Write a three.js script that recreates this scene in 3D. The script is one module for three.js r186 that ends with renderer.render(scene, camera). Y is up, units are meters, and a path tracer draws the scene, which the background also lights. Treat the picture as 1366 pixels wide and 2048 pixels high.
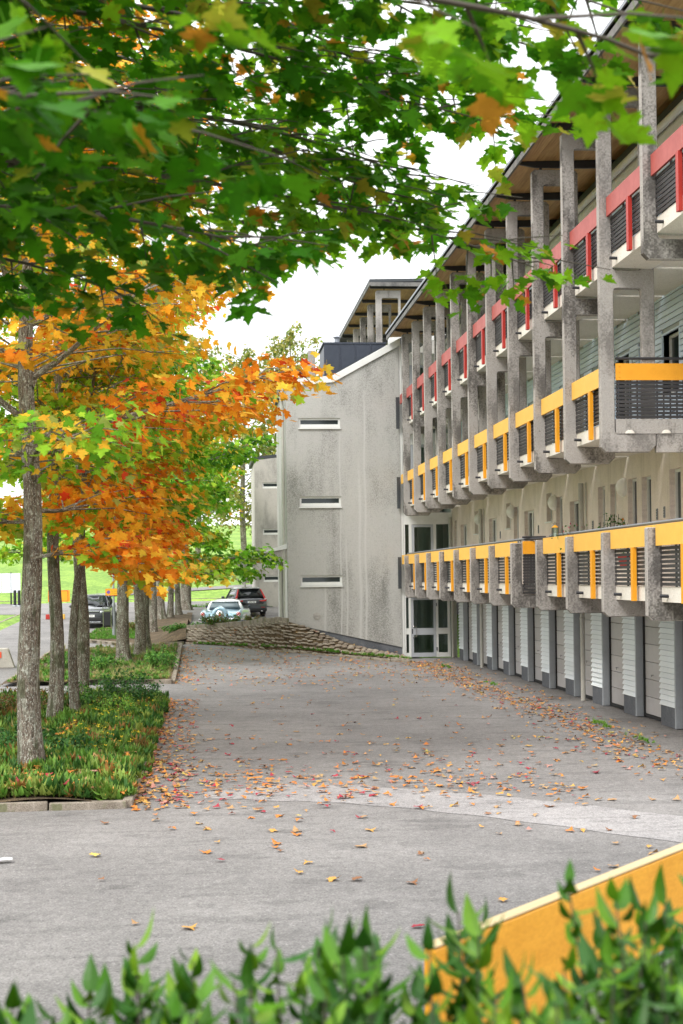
import * as THREE from 'three';
import { mergeGeometries } from 'three/addons/utils/BufferGeometryUtils.js';
import { RoundedBoxGeometry } from 'three/addons/geometries/RoundedBoxGeometry.js';

// ------------------------------------------------------------------ camera, sky, sun, exposure
const scene = new THREE.Scene();
const camera = new THREE.PerspectiveCamera(THREE.MathUtils.radToDeg(2 * Math.atan(1024 / 2844)), 1366 / 2048, 0.1, 900);
camera.position.set(0, 3, 0);
camera.rotation.order = 'YXZ';
camera.rotation.set(0, -Math.atan(266 / 2844), -THREE.MathUtils.degToRad(0.75));
camera.setViewOffset(1366, 2048, 0, -129.5, 1366, 2048);
camera.focus = 27; camera.userData.fStop = 3.2;
{
  const W = 256, H = 128, d = new Float32Array(W * H * 4);
  for (let j = 0; j < H; j++) for (let i = 0; i < W; i++) {
    const el = ((j + 0.5) / H - 0.5) * Math.PI, a = i / W * 2 * Math.PI, y = Math.max(0, Math.sin(el));
    const cl = 1 + 0.04 * Math.sin(a * 3 + 7 * y) * Math.sin(5 * y + a * 2 + 1) + 0.025 * Math.sin(a * 9 + 16 * y);
    const L = 0.82 * (1 + 0.8 * y) * cl, k = (j * W + i) * 4;
    d[k] = L * 0.975; d[k + 1] = L * 0.99; d[k + 2] = L * 1.02; d[k + 3] = 1;
  }
  const sky = new THREE.DataTexture(d, W, H, THREE.RGBAFormat, THREE.FloatType);
  sky.mapping = THREE.EquirectangularReflectionMapping; sky.magFilter = THREE.LinearFilter; sky.needsUpdate = true;
  scene.background = sky; scene.environment = sky;
}
const sun = new THREE.DirectionalLight(new THREE.Color(1, 0.965, 0.91), 1.5);
sun.position.set(-32, 52, 0); sun.target.position.set(2, 0, -32); scene.add(sun, sun.target);
sun.castShadow = true; sun.shadow.radius = 40; sun.shadow.mapSize.set(2048, 2048);
Object.assign(sun.shadow.camera, { left: -60, right: 60, top: 70, bottom: -60, near: 1, far: 200 });
const renderer = new THREE.WebGLRenderer({ antialias: true });
renderer.toneMapping = THREE.LinearToneMapping;
renderer.toneMappingExposure = 2.0;
renderer.shadowMap.enabled = true;

// ------------------------------------------------------------------ helpers
const PI = Math.PI;
function rngOf(a) { return () => { a |= 0; a = a + 0x6D2B79F5 | 0; let t = Math.imul(a ^ a >>> 15, 1 | a); t = t + Math.imul(t ^ t >>> 7, 61 | t) ^ t; return ((t ^ t >>> 14) >>> 0) / 4294967296; }; }
const R0 = rngOf(11);
const V = (x, y, z) => new THREE.Vector3(x, y, z);
const P = (X, s, Y = 0) => V(X, Y, -s);           // X to the right of the facade direction, s metres along it, Y up
const lerp = THREE.MathUtils.lerp, clamp = THREE.MathUtils.clamp;
const ss = (a, b, x) => { const t = clamp((x - a) / (b - a), 0, 1); return t * t * (3 - 2 * t); };
const lin = (r, g, b) => new THREE.Color().setRGB(r, g, b);

const lattice = {};
function vn(x, y, p, seed = 0) {                    // value noise, period p
  const key = p + '_' + seed; let L = lattice[key];
  if (!L) { const r = rngOf(p * 131 + seed * 977 + 5); L = lattice[key] = new Float32Array(p * p).map(() => r()); }
  const xi = Math.floor(x), yi = Math.floor(y), fx = x - xi, fy = y - yi, u = fx * fx * (3 - 2 * fx), v = fy * fy * (3 - 2 * fy);
  const m = (n) => ((n % p) + p) % p, a = m(xi), b = m(xi + 1), c = m(yi) * p, d = m(yi + 1) * p;
  return lerp(lerp(L[a + c], L[b + c], u), lerp(L[a + d], L[b + d], u), v);
}
function fbm(u, v, p, oct, seed = 0) { let s = 0, a = 0.5, t = 0; for (let i = 0; i < oct; i++) { s += a * vn(u * p, v * p, p, seed + i); t += a; a *= 0.55; p *= 2; } return s / t; }
function tex(w, h, metresU, metresV, f, srgb = true) {
  const d = new Uint8Array(w * h * 4);
  for (let j = 0; j < h; j++) for (let i = 0; i < w; i++) {
    const c = f(i / w, j / h), k = (j * w + i) * 4, g = typeof c === 'number';
    d[k] = clamp((g ? c : c[0]) * 255, 0, 255); d[k + 1] = clamp((g ? c : c[1]) * 255, 0, 255); d[k + 2] = clamp((g ? c : c[2]) * 255, 0, 255); d[k + 3] = 255;
  }
  const t = new THREE.DataTexture(d, w, h); t.wrapS = t.wrapT = THREE.RepeatWrapping; t.magFilter = THREE.LinearFilter; t.minFilter = THREE.LinearMipmapLinearFilter; t.generateMipmaps = true;
  if (srgb) t.colorSpace = THREE.SRGBColorSpace;
  t.repeat.set(1 / metresU, 1 / metresV); t.needsUpdate = true; return t;
}
const mix3 = (a, b, t) => [lerp(a[0], b[0], t), lerp(a[1], b[1], t), lerp(a[2], b[2], t)];
const std = (o) => new THREE.MeshStandardMaterial({ roughness: 0.85, ...o });

const taken = {};
function numbered(n) { const k = taken[n] = (taken[n] ?? -1) + 1; return k ? n + '_' + String(k).padStart(3, '0') : n; }
function tag(o, label, category, group) { o.userData.label = label; o.userData.category = category; if (group) o.userData.group = group; return o; }
function mesh(name, g, m, parent = scene, x = 0, y = 0, z = 0) {
  const o = new THREE.Mesh(g, m); o.name = parent === scene ? numbered(name) : name; o.position.set(x, y, z); o.castShadow = o.receiveShadow = true; parent.add(o); return o;
}
function thing(name, label, category, pos = V(0, 0, 0), turn = 0, group) {
  const o = new THREE.Group(); o.name = numbered(name); o.position.copy(pos); o.rotation.y = turn; scene.add(o); return tag(o, label, category, group);
}
function part(name, parent, x = 0, y = 0, z = 0) { const o = new THREE.Group(); o.name = name; o.position.set(x, y, z); parent.add(o); return o; }
function struct(name, g, m, label) { const o = mesh(name, g, m); o.userData.kind = 'structure'; if (label) o.userData.label = label; return o; }
// box between two corners in X, Y, s with uv in metres
function bxs(x0, x1, y0, y1, s0, s1, u0 = 0, v0 = 0) {
  const w = x1 - x0, h = y1 - y0, d = s1 - s0, g = new THREE.BoxGeometry(w, h, d), uv = g.attributes.uv, k = [[d, h], [d, h], [w, d], [w, d], [w, h], [w, h]];
  for (let i = 0; i < 24; i++) { const [a, b] = k[i >> 2]; uv.setXY(i, uv.getX(i) * a + u0, uv.getY(i) * b + v0); }
  return g.translate((x0 + x1) / 2, (y0 + y1) / 2, -(s0 + s1) / 2);
}
function rot90(g, X) { return g.rotateY(PI / 2).translate(X, 0, 0); }  // shape drawn in (s, Y), extruded towards +X from X
function rectHole(a, b, c, d) { const p = new THREE.Path(); p.moveTo(a, c); p.lineTo(b, c); p.lineTo(b, d); p.lineTo(a, d); p.closePath(); return p; }
function roundHole(x0, x1, y0, y1, r) {
  const p = new THREE.Path(); p.moveTo(x0 + r, y0); p.lineTo(x1 - r, y0); p.quadraticCurveTo(x1, y0, x1, y0 + r); p.lineTo(x1, y1 - r); p.quadraticCurveTo(x1, y1, x1 - r, y1);
  p.lineTo(x0 + r, y1); p.quadraticCurveTo(x0, y1, x0, y1 - r); p.lineTo(x0, y0 + r); p.quadraticCurveTo(x0, y0, x0 + r, y0); return p;
}
const shapeOf = (pts) => { const s = new THREE.Shape(); pts.forEach((p, i) => i ? s.lineTo(p[0], p[1]) : s.moveTo(p[0], p[1])); s.closePath(); return s; };
const extrude = (shape, depth, bevel = 0) => new THREE.ExtrudeGeometry(shape, { depth: depth - 2 * bevel, bevelEnabled: bevel > 0, bevelSize: bevel, bevelThickness: bevel, bevelOffset: -bevel, bevelSegments: 1, curveSegments: 4 }).translate(0, 0, bevel);
// tube along points with a radius at each; knobbly() changes the radius round the ring
function tube(pts, radii, seg = 8, knobbly = null, caps = true) {
  const pos = [], uv = [], idx = [], n = pts.length; let along = 0;
  let N = V(1, 0, 0.3);
  for (let i = 0; i < n; i++) {
    const T = pts[Math.min(n - 1, i + 1)].clone().sub(pts[Math.max(0, i - 1)]).normalize();
    N = N.clone().addScaledVector(T, -N.dot(T)).normalize(); const B = T.clone().cross(N);
    if (i) along += pts[i].distanceTo(pts[i - 1]);
    for (let j = 0; j <= seg; j++) {
      const a = (j % seg) / seg * 2 * PI, r = radii[i] * (knobbly ? knobbly(a, along) : 1), c = Math.cos(a) * r, s = Math.sin(a) * r;
      pos.push(pts[i].x + N.x * c + B.x * s, pts[i].y + N.y * c + B.y * s, pts[i].z + N.z * c + B.z * s); uv.push(j / seg * 2 * PI * radii[0], along);
    }
  }
  for (let i = 0; i < n - 1; i++) for (let j = 0; j < seg; j++) { const a = i * (seg + 1) + j, b = a + seg + 1; idx.push(a, a + 1, b, b, a + 1, b + 1); }
  if (caps) for (const [row, flip] of [[0, 1], [n - 1, 0]]) for (let j = 1; j < seg - 1; j++) { const o = row * (seg + 1); flip ? idx.push(o, o + j + 1, o + j) : idx.push(o, o + j, o + j + 1); }
  const g = new THREE.BufferGeometry(); g.setAttribute('position', new THREE.Float32BufferAttribute(pos, 3)); g.setAttribute('uv', new THREE.Float32BufferAttribute(uv, 2)); g.setIndex(idx); g.computeVertexNormals(); return g;
}
const rod = (a, b, r, seg = 8) => tube([a, b], [r, r], seg);
// sheet over X and s from a height function
function sheet(x0, x1, nx, s0, s1, ns, hgt, inside = null, warp = null) {
  const pos = [], uv = [], idx = [];
  for (let j = 0; j <= ns; j++) for (let i = 0; i <= nx; i++) { let X = lerp(x0, x1, i / nx), s = lerp(s0, s1, j / ns); if (warp) [X, s] = warp(i / nx, j / ns); pos.push(X, hgt(X, s), -s); uv.push(X, s); }
  for (let j = 0; j < ns; j++) for (let i = 0; i < nx; i++) {
    const a = j * (nx + 1) + i, b = a + nx + 1;
    if (inside && !inside((pos[a * 3] + pos[a * 3 + 3]) / 2, -(pos[a * 3 + 2] + pos[b * 3 + 2]) / 2)) continue;
    idx.push(a, a + 1, b, b, a + 1, b + 1);
  }
  const g = new THREE.BufferGeometry(); g.setAttribute('position', new THREE.Float32BufferAttribute(pos, 3)); g.setAttribute('uv', new THREE.Float32BufferAttribute(uv, 2)); g.setIndex(idx); g.computeVertexNormals(); return g;
}
const G2 = (list) => mergeGeometries(list.map((g) => { const h = g.index ? g.toNonIndexed() : g.clone(); for (const k of Object.keys(h.attributes)) if (!['position', 'normal', 'uv'].includes(k)) h.deleteAttribute(k); return h; }));

// ------------------------------------------------------------------ height of the ground
function gnd(X, s) {
  let w = 1 - ss(-2, 4, X); w += (1 - w) * ss(70, 88, s);
  return (0.03 * Math.max(0, s - 44) + 0.028 * Math.max(0, s - 95)) * w + 0.3 * ss(43, 51, s) * ss(-3, 1, X) * (1 - ss(3, 7, X)) * (1 - ss(62, 75, s));
}
const bankTop = (X, s) => 1.35 * (1 - ss(3.5, 6.4, s + 0.25 * Math.sin(X * 1.7)));

// ------------------------------------------------------------------ textures and materials
const asphaltTex = tex(1024, 1024, 5.6, 5.6, (u, v) => {
  const coarse = fbm(u, v, 4, 5, 1), streak = vn(u * 9, v * 40, 40, 15), mid = vn(u * 90, v * 90, 90, 7), grain = vn(u * 512, v * 512, 512, 3), stone = vn(u * 340, v * 340, 340, 9), stain = ss(0.60, 0.72, fbm(u, v * 2, 6, 4, 17));
  let c = 0.487 + 0.13 * (coarse - 0.5) + 0.05 * (mid - 0.5) + 0.15 * (grain - 0.5) + (stone > 0.88 ? 0.09 : 0) - (stone < 0.12 ? 0.1 : 0) - 0.05 * stain - 0.035 * ss(0.7, 0.9, streak);
  return [c * 1.016, c * 0.99, c * 0.972];
});
const asphaltBump = tex(512, 512, 1.6, 1.6, (u, v) => vn(u * 256, v * 256, 256, 4) * 0.7 + 0.3 * vn(u * 90, v * 90, 90, 2), false);
const concreteTex = (seed, base, dark, amount) => tex(512, 1024, 3, 6, (u, v) => {
  const blot = fbm(u, v, 6, 5, seed), streak = fbm(u * 1, v * 1, 4, 2, seed + 20), run = vn(u * 60, v * 5, 60, seed + 3) * 0.6 + vn(u * 140, v * 7, 140, seed + 4) * 0.4, grain = vn(u * 256, v * 512, 512, seed + 5), pit = vn(u * 128, v * 256, 256, seed + 8);
  let t = clamp((blot - 0.46) * 3.6 + (run - 0.5) * 0.4 + (streak - 0.5) * 0.9 + (grain - 0.5) * 0.5 + (pit - 0.5) * 0.9, 0, 1) * amount;
  let c = mix3(base, dark, t); const g = 0.09 * (grain - 0.5) - (pit < 0.08 ? 0.14 : 0);
  return [c[0] + g, c[1] + g, c[2] + g];
});
const concreteBump = tex(512, 512, 1.5, 1.5, (u, v) => 0.5 * fbm(u, v, 20, 4, 31) + 0.5 * vn(u * 200, v * 200, 200, 6), false);
// rendered gable: pale grey with algae speckle gathered in vertical runs and pale washed streaks
const gableTex = tex(768, 1536, 4.6, 12.5, (u, v) => {
  const y = v * 12.5, speck = vn(u * 700, v * 1700, 1700, 41) * 0.55 + vn(u * 330, v * 800, 800, 42) * 0.45;
  const runs = vn(u * 17, v * 4, 17, 43) * 0.55 + vn(u * 41, v * 5, 41, 44) * 0.45, patch = fbm(u, v * 1.2, 5, 4, 45);
  const band = 0.35 * Math.exp(-((u - 0.42) ** 2) / 0.004) + 0.3 * Math.exp(-((u - 0.72) ** 2) / 0.012) + 0.25 * Math.exp(-((u - 0.1) ** 2) / 0.002);
  let wash = 0; for (const [c, w, top] of [[0.62, 0.011, 7.2], [0.515, 0.006, 4.6], [0.34, 0.007, 3.4], [0.665, 0.008, 9.8], [0.47, 0.005, 8.6]]) wash = Math.max(wash, Math.exp(-(((u - c + 0.004 * Math.sin(y * 2)) / w) ** 2)) * ss(top + 0.5, top - 1.2, y));
  let alg = clamp((patch - 0.42) * 1.7 + (runs - 0.5) * 0.5 + band * 0.7 - 0.12, 0, 1) * (1 - 0.85 * wash);
  const hit = ss(0.62 - 0.34 * alg, 0.78 - 0.34 * alg, speck);
  let c = mix3([0.715, 0.708, 0.69], [0.685, 0.678, 0.662], patch); c = mix3(c, [0.36, 0.36, 0.34], hit * (0.32 + 0.42 * alg)); c = mix3(c, [0.775, 0.77, 0.76], wash * 0.5);

  return c;
});
const plasterTex = tex(512, 512, 2.4, 2.4, (u, v) => { const a = fbm(u, v, 5, 4, 51), g = vn(u * 256, v * 256, 256, 52), st = vn(u * 50, v * 3, 50, 53); const c = 0.1 * (a - 0.5) + 0.09 * (g - 0.5) - 0.035 * ss(0.55, 0.9, st); return [0.875 + c, 0.825 + c, 0.785 + c]; });
const woodTex = tex(256, 512, 0.5, 2, (u, v) => { const g = vn(u * 64, v * 4, 64, 61) * 0.5 + vn(u * 128, v * 9, 128, 62) * 0.5, k = fbm(u, v, 3, 3, 63); const c = 0.2 * (g - 0.5) + 0.14 * (k - 0.5); return [0.71 + c, 0.57 + c * 1.05, 0.39 + c]; });
const paintTex = (r, g, b, a, seed) => tex(256, 256, 0.8, 0.8, (u, v) => { const n = (fbm(u, v, 6, 4, seed) - 0.5) * a + (vn(u * 128, v * 40, 128, seed + 2) - 0.5) * a * 0.5; return [r + n, g + n, b + n]; });
const barkTex = tex(512, 1024, 1.0, 2.0, (u, v) => {
  const ridge = vn(u * 26, v * 18, 52, 71) * 0.4 + vn(u * 60, v * 44, 120, 72) * 0.6, lich = fbm(u, v, 8, 5, 73), fine = vn(u * 200, v * 400, 400, 74), spot = vn(u * 34, v * 68, 68, 75), spot2 = vn(u * 70, v * 140, 140, 76);
  let c = mix3([0.33, 0.29, 0.25], [0.54, 0.495, 0.445], clamp(ridge * 1.5 - 0.25, 0, 1));
  c = mix3(c, [0.58, 0.585, 0.53], ss(0.5, 0.62, lich) * 0.6); c = mix3(c, [0.74, 0.745, 0.70], ss(0.72, 0.8, spot) * 0.75); c = mix3(c, [0.68, 0.69, 0.65], ss(0.76, 0.84, spot2) * 0.8); c = mix3(c, [0.27, 0.28, 0.19], ss(0.6, 0.68, fbm(u, v, 4, 3, 78)) * 0.6);
  const g = (fine - 0.5) * 0.2; return [c[0] + g, c[1] + g, c[2] + g];
});
const barkBump = tex(256, 512, 1.0, 2.0, (u, v) => vn(u * 26, v * 18, 52, 71) * 0.4 + vn(u * 60, v * 44, 120, 72) * 0.6, false);
const lawnTex = tex(1024, 1024, 24, 24, (u, v) => { const a = fbm(u, v, 6, 5, 81), b = vn(u * 300, v * 300, 300, 82), c = vn(u * 90, v * 30, 90, 83); const k = 0.2 * (a - 0.5) + 0.2 * (b - 0.5) + 0.1 * (c - 0.5); return [0.44 + k * 1.1, 0.56 + k, 0.20 + k * 0.6]; });
const soilTex = tex(512, 512, 2, 2, (u, v) => { const a = fbm(u, v, 8, 5, 91), b = vn(u * 160, v * 160, 160, 92); const k = 0.3 * (a - 0.5) + 0.28 * (b - 0.5); return [0.34 + k, 0.28 + k * 0.9, 0.2 + k * 0.8]; });
const graniteTex = tex(512, 512, 1.2, 1.2, (u, v) => { const a = fbm(u, v, 7, 4, 95), b = vn(u * 200, v * 200, 200, 96), m = ss(0.56, 0.72, fbm(u, v, 6, 3, 97)); const k = 0.2 * (a - 0.5) + 0.22 * (b - 0.5); return mix3([0.53 + k, 0.49 + k, 0.44 + k], [0.36, 0.38, 0.24], m * 0.6); });

const M = {
  asphalt: std({ map: asphaltTex, bumpMap: asphaltBump, bumpScale: 0.004, roughness: 0.93 }),
  patch: std({ map: asphaltTex, color: lin(1.45, 1.45, 1.48), bumpMap: asphaltBump, bumpScale: 0.003, roughness: 0.92 }),
  
  
  lawn: std({ map: lawnTex, roughness: 1 }),
  soil: std({ map: soilTex, bumpMap: soilTex, bumpScale: 0.02, roughness: 1 }),
  granite: std({ map: graniteTex, bumpMap: concreteBump, bumpScale: 0.008, roughness: 0.9 }),
  frames: [1, 2, 3, 4].map((k) => std({ map: concreteTex(100 + k * 30, [0.63, 0.61, 0.59], [0.29, 0.275, 0.26], 0.4 + 0.11 * k), bumpMap: concreteBump, bumpScale: 0.006, roughness: 0.9 })),
  slab: std({ map: concreteTex(300, [0.86, 0.84, 0.80], [0.72, 0.68, 0.63], 0.35), roughness: 0.9 }),
  gable: std({ map: gableTex, bumpMap: concreteBump, bumpScale: 0.005, roughness: 0.95 }),
  gable2: std({ map: concreteTex(340, [0.71, 0.69, 0.66], [0.52, 0.51, 0.49], 0.7), roughness: 0.95 }),
  plaster: std({ map: plasterTex, bumpMap: concreteBump, bumpScale: 0.004, roughness: 0.95 }),
  plinth: std({ map: concreteTex(370, [0.42, 0.43, 0.45], [0.32, 0.33, 0.35], 0.7), roughness: 0.85 }),
  wood: [0.92, 1.0, 1.1].map((k) => std({ map: woodTex, color: lin(k, k, k * 0.97), roughness: 0.7 })),
  steel: std({ color: lin(0.018, 0.018, 0.02), roughness: 0.5 }),
  fascia: std({ color: lin(0.055, 0.06, 0.065), roughness: 0.55, metalness: 0.3 }),
  fasciaBoard: std({ map: concreteTex(400, [0.45, 0.44, 0.43], [0.26, 0.26, 0.26], 0.8), roughness: 0.8 }),
  yellow: std({ map: paintTex(0.93, 0.715, 0.32, 0.04, 111), roughness: 0.55 }),
  yellowDeep: std({ map: paintTex(0.90, 0.61, 0.10, 0.05, 113), roughness: 0.5 }),
  red: std({ map: paintTex(0.66, 0.315, 0.29, 0.08, 115), roughness: 0.55 }),
  redDeep: std({ map: paintTex(0.68, 0.18, 0.14, 0.06, 117), roughness: 0.5 }),
  slat: [0.8, 1, 1.25].map((k) => std({ color: lin(0.032 * k, 0.029 * k, 0.030 * k), roughness: 0.6 })),
  rail: std({ color: lin(0.22, 0.235, 0.26), roughness: 0.45, metalness: 0.4 }),
  darkRail: std({ color: lin(0.025, 0.025, 0.03), roughness: 0.5 }),
  board: [0.97, 1, 1.03].map((k) => std({ map: paintTex(0.84 * k, 0.905 * k, 0.975 * k, 0.05, 121), roughness: 0.6 })),
  shingle: [0.975, 1, 1.02].map((k) => std({ map: paintTex(0.905 * k, 0.925 * k, 0.935 * k, 0.04, 123), roughness: 0.65 })),
  backing: std({ color: lin(0.45, 0.49, 0.52), roughness: 0.9 }),
  column: std({ map: paintTex(0.64, 0.66, 0.68, 0.05, 125), roughness: 0.5 }),
  garageDoor: [0.97, 1, 1.03].map((k) => std({ map: paintTex(0.71 * k, 0.695 * k, 0.69 * k, 0.04, 127), roughness: 0.55 })),
  rubber: std({ color: lin(0.02, 0.02, 0.02), roughness: 0.9 }),
  white: std({ map: paintTex(0.86, 0.86, 0.845, 0.05, 131), roughness: 0.5 }),
  grayFrame: std({ color: lin(0.44, 0.46, 0.49), roughness: 0.4, metalness: 0.2 }),
  pipe: std({ map: paintTex(0.70, 0.69, 0.655, 0.06, 133), roughness: 0.5 }),
  glass: new THREE.MeshPhysicalMaterial({ color: lin(0.72, 0.82, 0.78), transmission: 1, thickness: 0, roughness: 0.02, ior: 1.5 }),
  darkGlass: std({ color: lin(0.035, 0.045, 0.045), roughness: 0.06, metalness: 0.1 }),
  inner: std({ color: lin(0.42, 0.43, 0.40), roughness: 0.9 }),
  doorDark: std({ color: lin(0.05, 0.055, 0.07), roughness: 0.5 }),
  metalDark: std({ map: paintTex(0.24, 0.26, 0.30, 0.04, 135), roughness: 0.45, metalness: 0.5 }),
  lampGlass: std({ color: lin(0.78, 0.76, 0.70), roughness: 0.3 }),
  chrome: std({ color: lin(0.75, 0.76, 0.78), roughness: 0.15, metalness: 1 }),
  bark: std({ map: barkTex, bumpMap: barkBump, bumpScale: 0.03, roughness: 1 }),
  twig: std({ color: lin(0.075, 0.062, 0.05), roughness: 1 }),
};

// ------------------------------------------------------------------ setting: ground, roads, beds, kerbs
{
  const onRoad = (X, s) => (s < 95 && s > 80 && X > -70 && X < 70) || (X > -10.4 && X < 18 && s > 2 && s <= 56) || (X > -10.4 && X < 7.66 && s > 2 && s <= 95) || (s <= 17.5 && s > 2 && X > -40 && X < 7.66);
  const lawnH = (X, s) => (onRoad(X, s) && onRoad(X - 0.9, s) && onRoad(X + 0.9, s) && onRoad(X, s + 0.9) ? gnd(X, s) - 0.3 : gnd(X, s) + 0.09 + (X < -11 && s < 80 ? 0.02 * (-11 - X) : 0));
  struct('lawn', sheet(-150, 150, 240, -20, 330, 300, (X, s) => (s < 8 && X > -12 && X < 14 ? Math.max(lawnH(X, s), bankTop(X, s)) - 0.32 : lawnH(X, s))), M.lawn, 'bright mown lawn rising behind the cross road');
  struct('road', sheet(-10.4, 7.66, 36, 4, 95, 150, gnd), M.asphalt, 'grey asphalt yard strewn with fallen maple leaves');
  struct('side_road', sheet(-40, -10.4, 30, 4, 17.5, 20, gnd), M.asphalt, 'grey asphalt running off beside the first planted bed');
  struct('cross_road', sheet(-70, 70, 100, 81, 95.2, 12, (X, s) => gnd(X, s) + 0.012), M.asphalt, 'pale cross road below the lawn slope');
  struct('pavement', sheet(7.58, 9.3, 12, 4, 51.2, 60, (X) => (X < 7.6 ? -0.01 : 0.014)), M.asphalt, 'asphalt strip along the garage fronts');
  struct('bank', sheet(-12, 14, 60, -6, 7.2, 40, (X, s) => bankTop(X, s) - 0.005 + 0.03 * Math.sin(X * 5 + s * 7)), M.soil, 'soil bank under the clipped shrubs');
  // mended strip of paler asphalt, curving across the yard
  const mid = new THREE.CatmullRomCurve3([P(-0.1, 19.75), P(1.3, 19.75), P(2.6, 19.05), P(4.05, 17.75), P(5.5, 16.1), P(7.0, 14.2)]);
  const pos = [], uv = [], idx = [];
  for (let i = 0; i <= 40; i++) {
    const c = mid.getPoint(i / 40), t = mid.getTangent(i / 40), n = V(-t.z, 0, t.x), w = (0.3 + 0.45 * ss(0, 0.16, i / 40)) * (1 + 0.04 * Math.sin(i * 1.3));
    for (const k of [-1, 1]) { const q = c.clone().addScaledVector(n, k * w); pos.push(q.x, 0.005, q.z); uv.push(q.x, -q.z); }
    if (i < 40) { const a = i * 2; idx.push(a, a + 2, a + 1, a + 1, a + 2, a + 3); }
  }
  const g = new THREE.BufferGeometry(); g.setAttribute('position', new THREE.Float32BufferAttribute(pos, 3)); g.setAttribute('uv', new THREE.Float32BufferAttribute(uv, 2)); g.setIndex(idx); g.computeVertexNormals();
  struct('asphalt_patch', g, M.patch, 'pale mended strip curving across the asphalt yard');
  // path over the lawn
  struct('path', sheet(0, 1, 30, 0, 1, 2, (X, s) => gnd(X, s) + 0.15, null, (u, v) => { const X = lerp(-9, 34, u); return [X, 97 + 3.2 * v + 0.85 * (X + 9) * 0.9]; }), M.asphalt, 'pale path climbing over the lawn');
}
// a run of kerb stones along a polyline; the stones are parts of the kerb
const stoneGeo = [0, 1, 2, 3].map((k) => {
  const g = new RoundedBoxGeometry(0.98, 0.26, 0.13, 2, 0.018), p = g.attributes.position, uv = g.attributes.uv;
  for (let i = 0; i < p.count; i++) { const x = p.getX(i), y = p.getY(i), z = p.getZ(i); p.setXYZ(i, x, y + 0.014 * Math.sin(x * 6 + k * 2) * (y > 0 ? 1 : 0), z + 0.008 * Math.sin(x * 9 + k + y * 11)); uv.setXY(i, x + k * 0.31, y + z); }
  g.computeVertexNormals(); return g;
});
function kerb(label, pts, hgt, top = 0.11, name = 'kerb') {
  const o = new THREE.Group(); o.name = numbered(name); o.userData = { kind: 'structure', label }; scene.add(o); let n = 0;
  for (let i = 0; i < pts.length - 1; i++) {
    const a = V(pts[i][0], 0, -pts[i][1]), b = V(pts[i + 1][0], 0, -pts[i + 1][1]), L = a.distanceTo(b), m = Math.max(1, Math.round(L));
    for (let j = 0; j < m; j++) {
      const q0 = a.clone().lerp(b, j / m), q1 = a.clone().lerp(b, (j + 1) / m); q0.y = hgt(q0.x, -q0.z, i + j / m); q1.y = hgt(q1.x, -q1.z, i + (j + 1) / m);
      const c = q0.clone().add(q1).multiplyScalar(0.5), k = mesh('kerb_stone', stoneGeo[n % 4], M.granite, o, c.x, c.y + top - 0.13 + 0.012 * (R0() - 0.5), c.z);
      k.rotation.set(0, Math.atan2(-(q1.z - q0.z), q1.x - q0.x), Math.atan2(q1.y - q0.y, Math.hypot(q1.x - q0.x, q1.z - q0.z)) + 0.02 * (R0() - 0.5), 'YZX'); k.rotation.y += 0.02 * (R0() - 0.5); k.scale.x = L / m; n++;
    }
  }
  return o;
}
const beds = [   // X0, X1, s0, s1
  [-6.2, -1.1, 18.85, 35.2], [-5.9, -1.08, 41.0, 54.6],
];
const flat = (X, s) => gnd(X, s);
kerb('rough granite kerb round the first planted bed, beside the leaf-strewn yard', [[-6.2, 35.3], [-1.1, 35.2], [-1.1, 18.87], [-6.2, 18.87]], flat);
kerb('granite kerb round the second planted bed with the clustered trunks', [[-1.08, 54.6], [-1.06, 41.0], [-5.9, 42.6], [-5.9, 54]], flat);
kerb('granite kerb between the far road and the mown verge', [[-10.4, 60], [-10.4, 81]], flat);
kerb('granite kerb along the foot of the lawn slope', [[-40, 95.4], [2, 95.4]], (X, s) => gnd(X, s) + 0.02);
const bedH = (b) => (X, s) => gnd(X, s) + 0.085 + 0.04 * ss(0, 0.7, Math.min(X - b[0], b[1] - X)) + 0.03 * Math.sin(X * 3 + s * 2.1);
struct('planting_bed', sheet(-6.2, -1.12, 16, 18.84, 35.2, 46, bedH(beds[0])), M.soil, 'soil of the first planted bed');
struct('planting_bed', sheet(-5.9, -1.1, 16, 41.1, 54.6, 36, bedH(beds[1])), M.soil, 'soil of the second planted bed');

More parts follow.
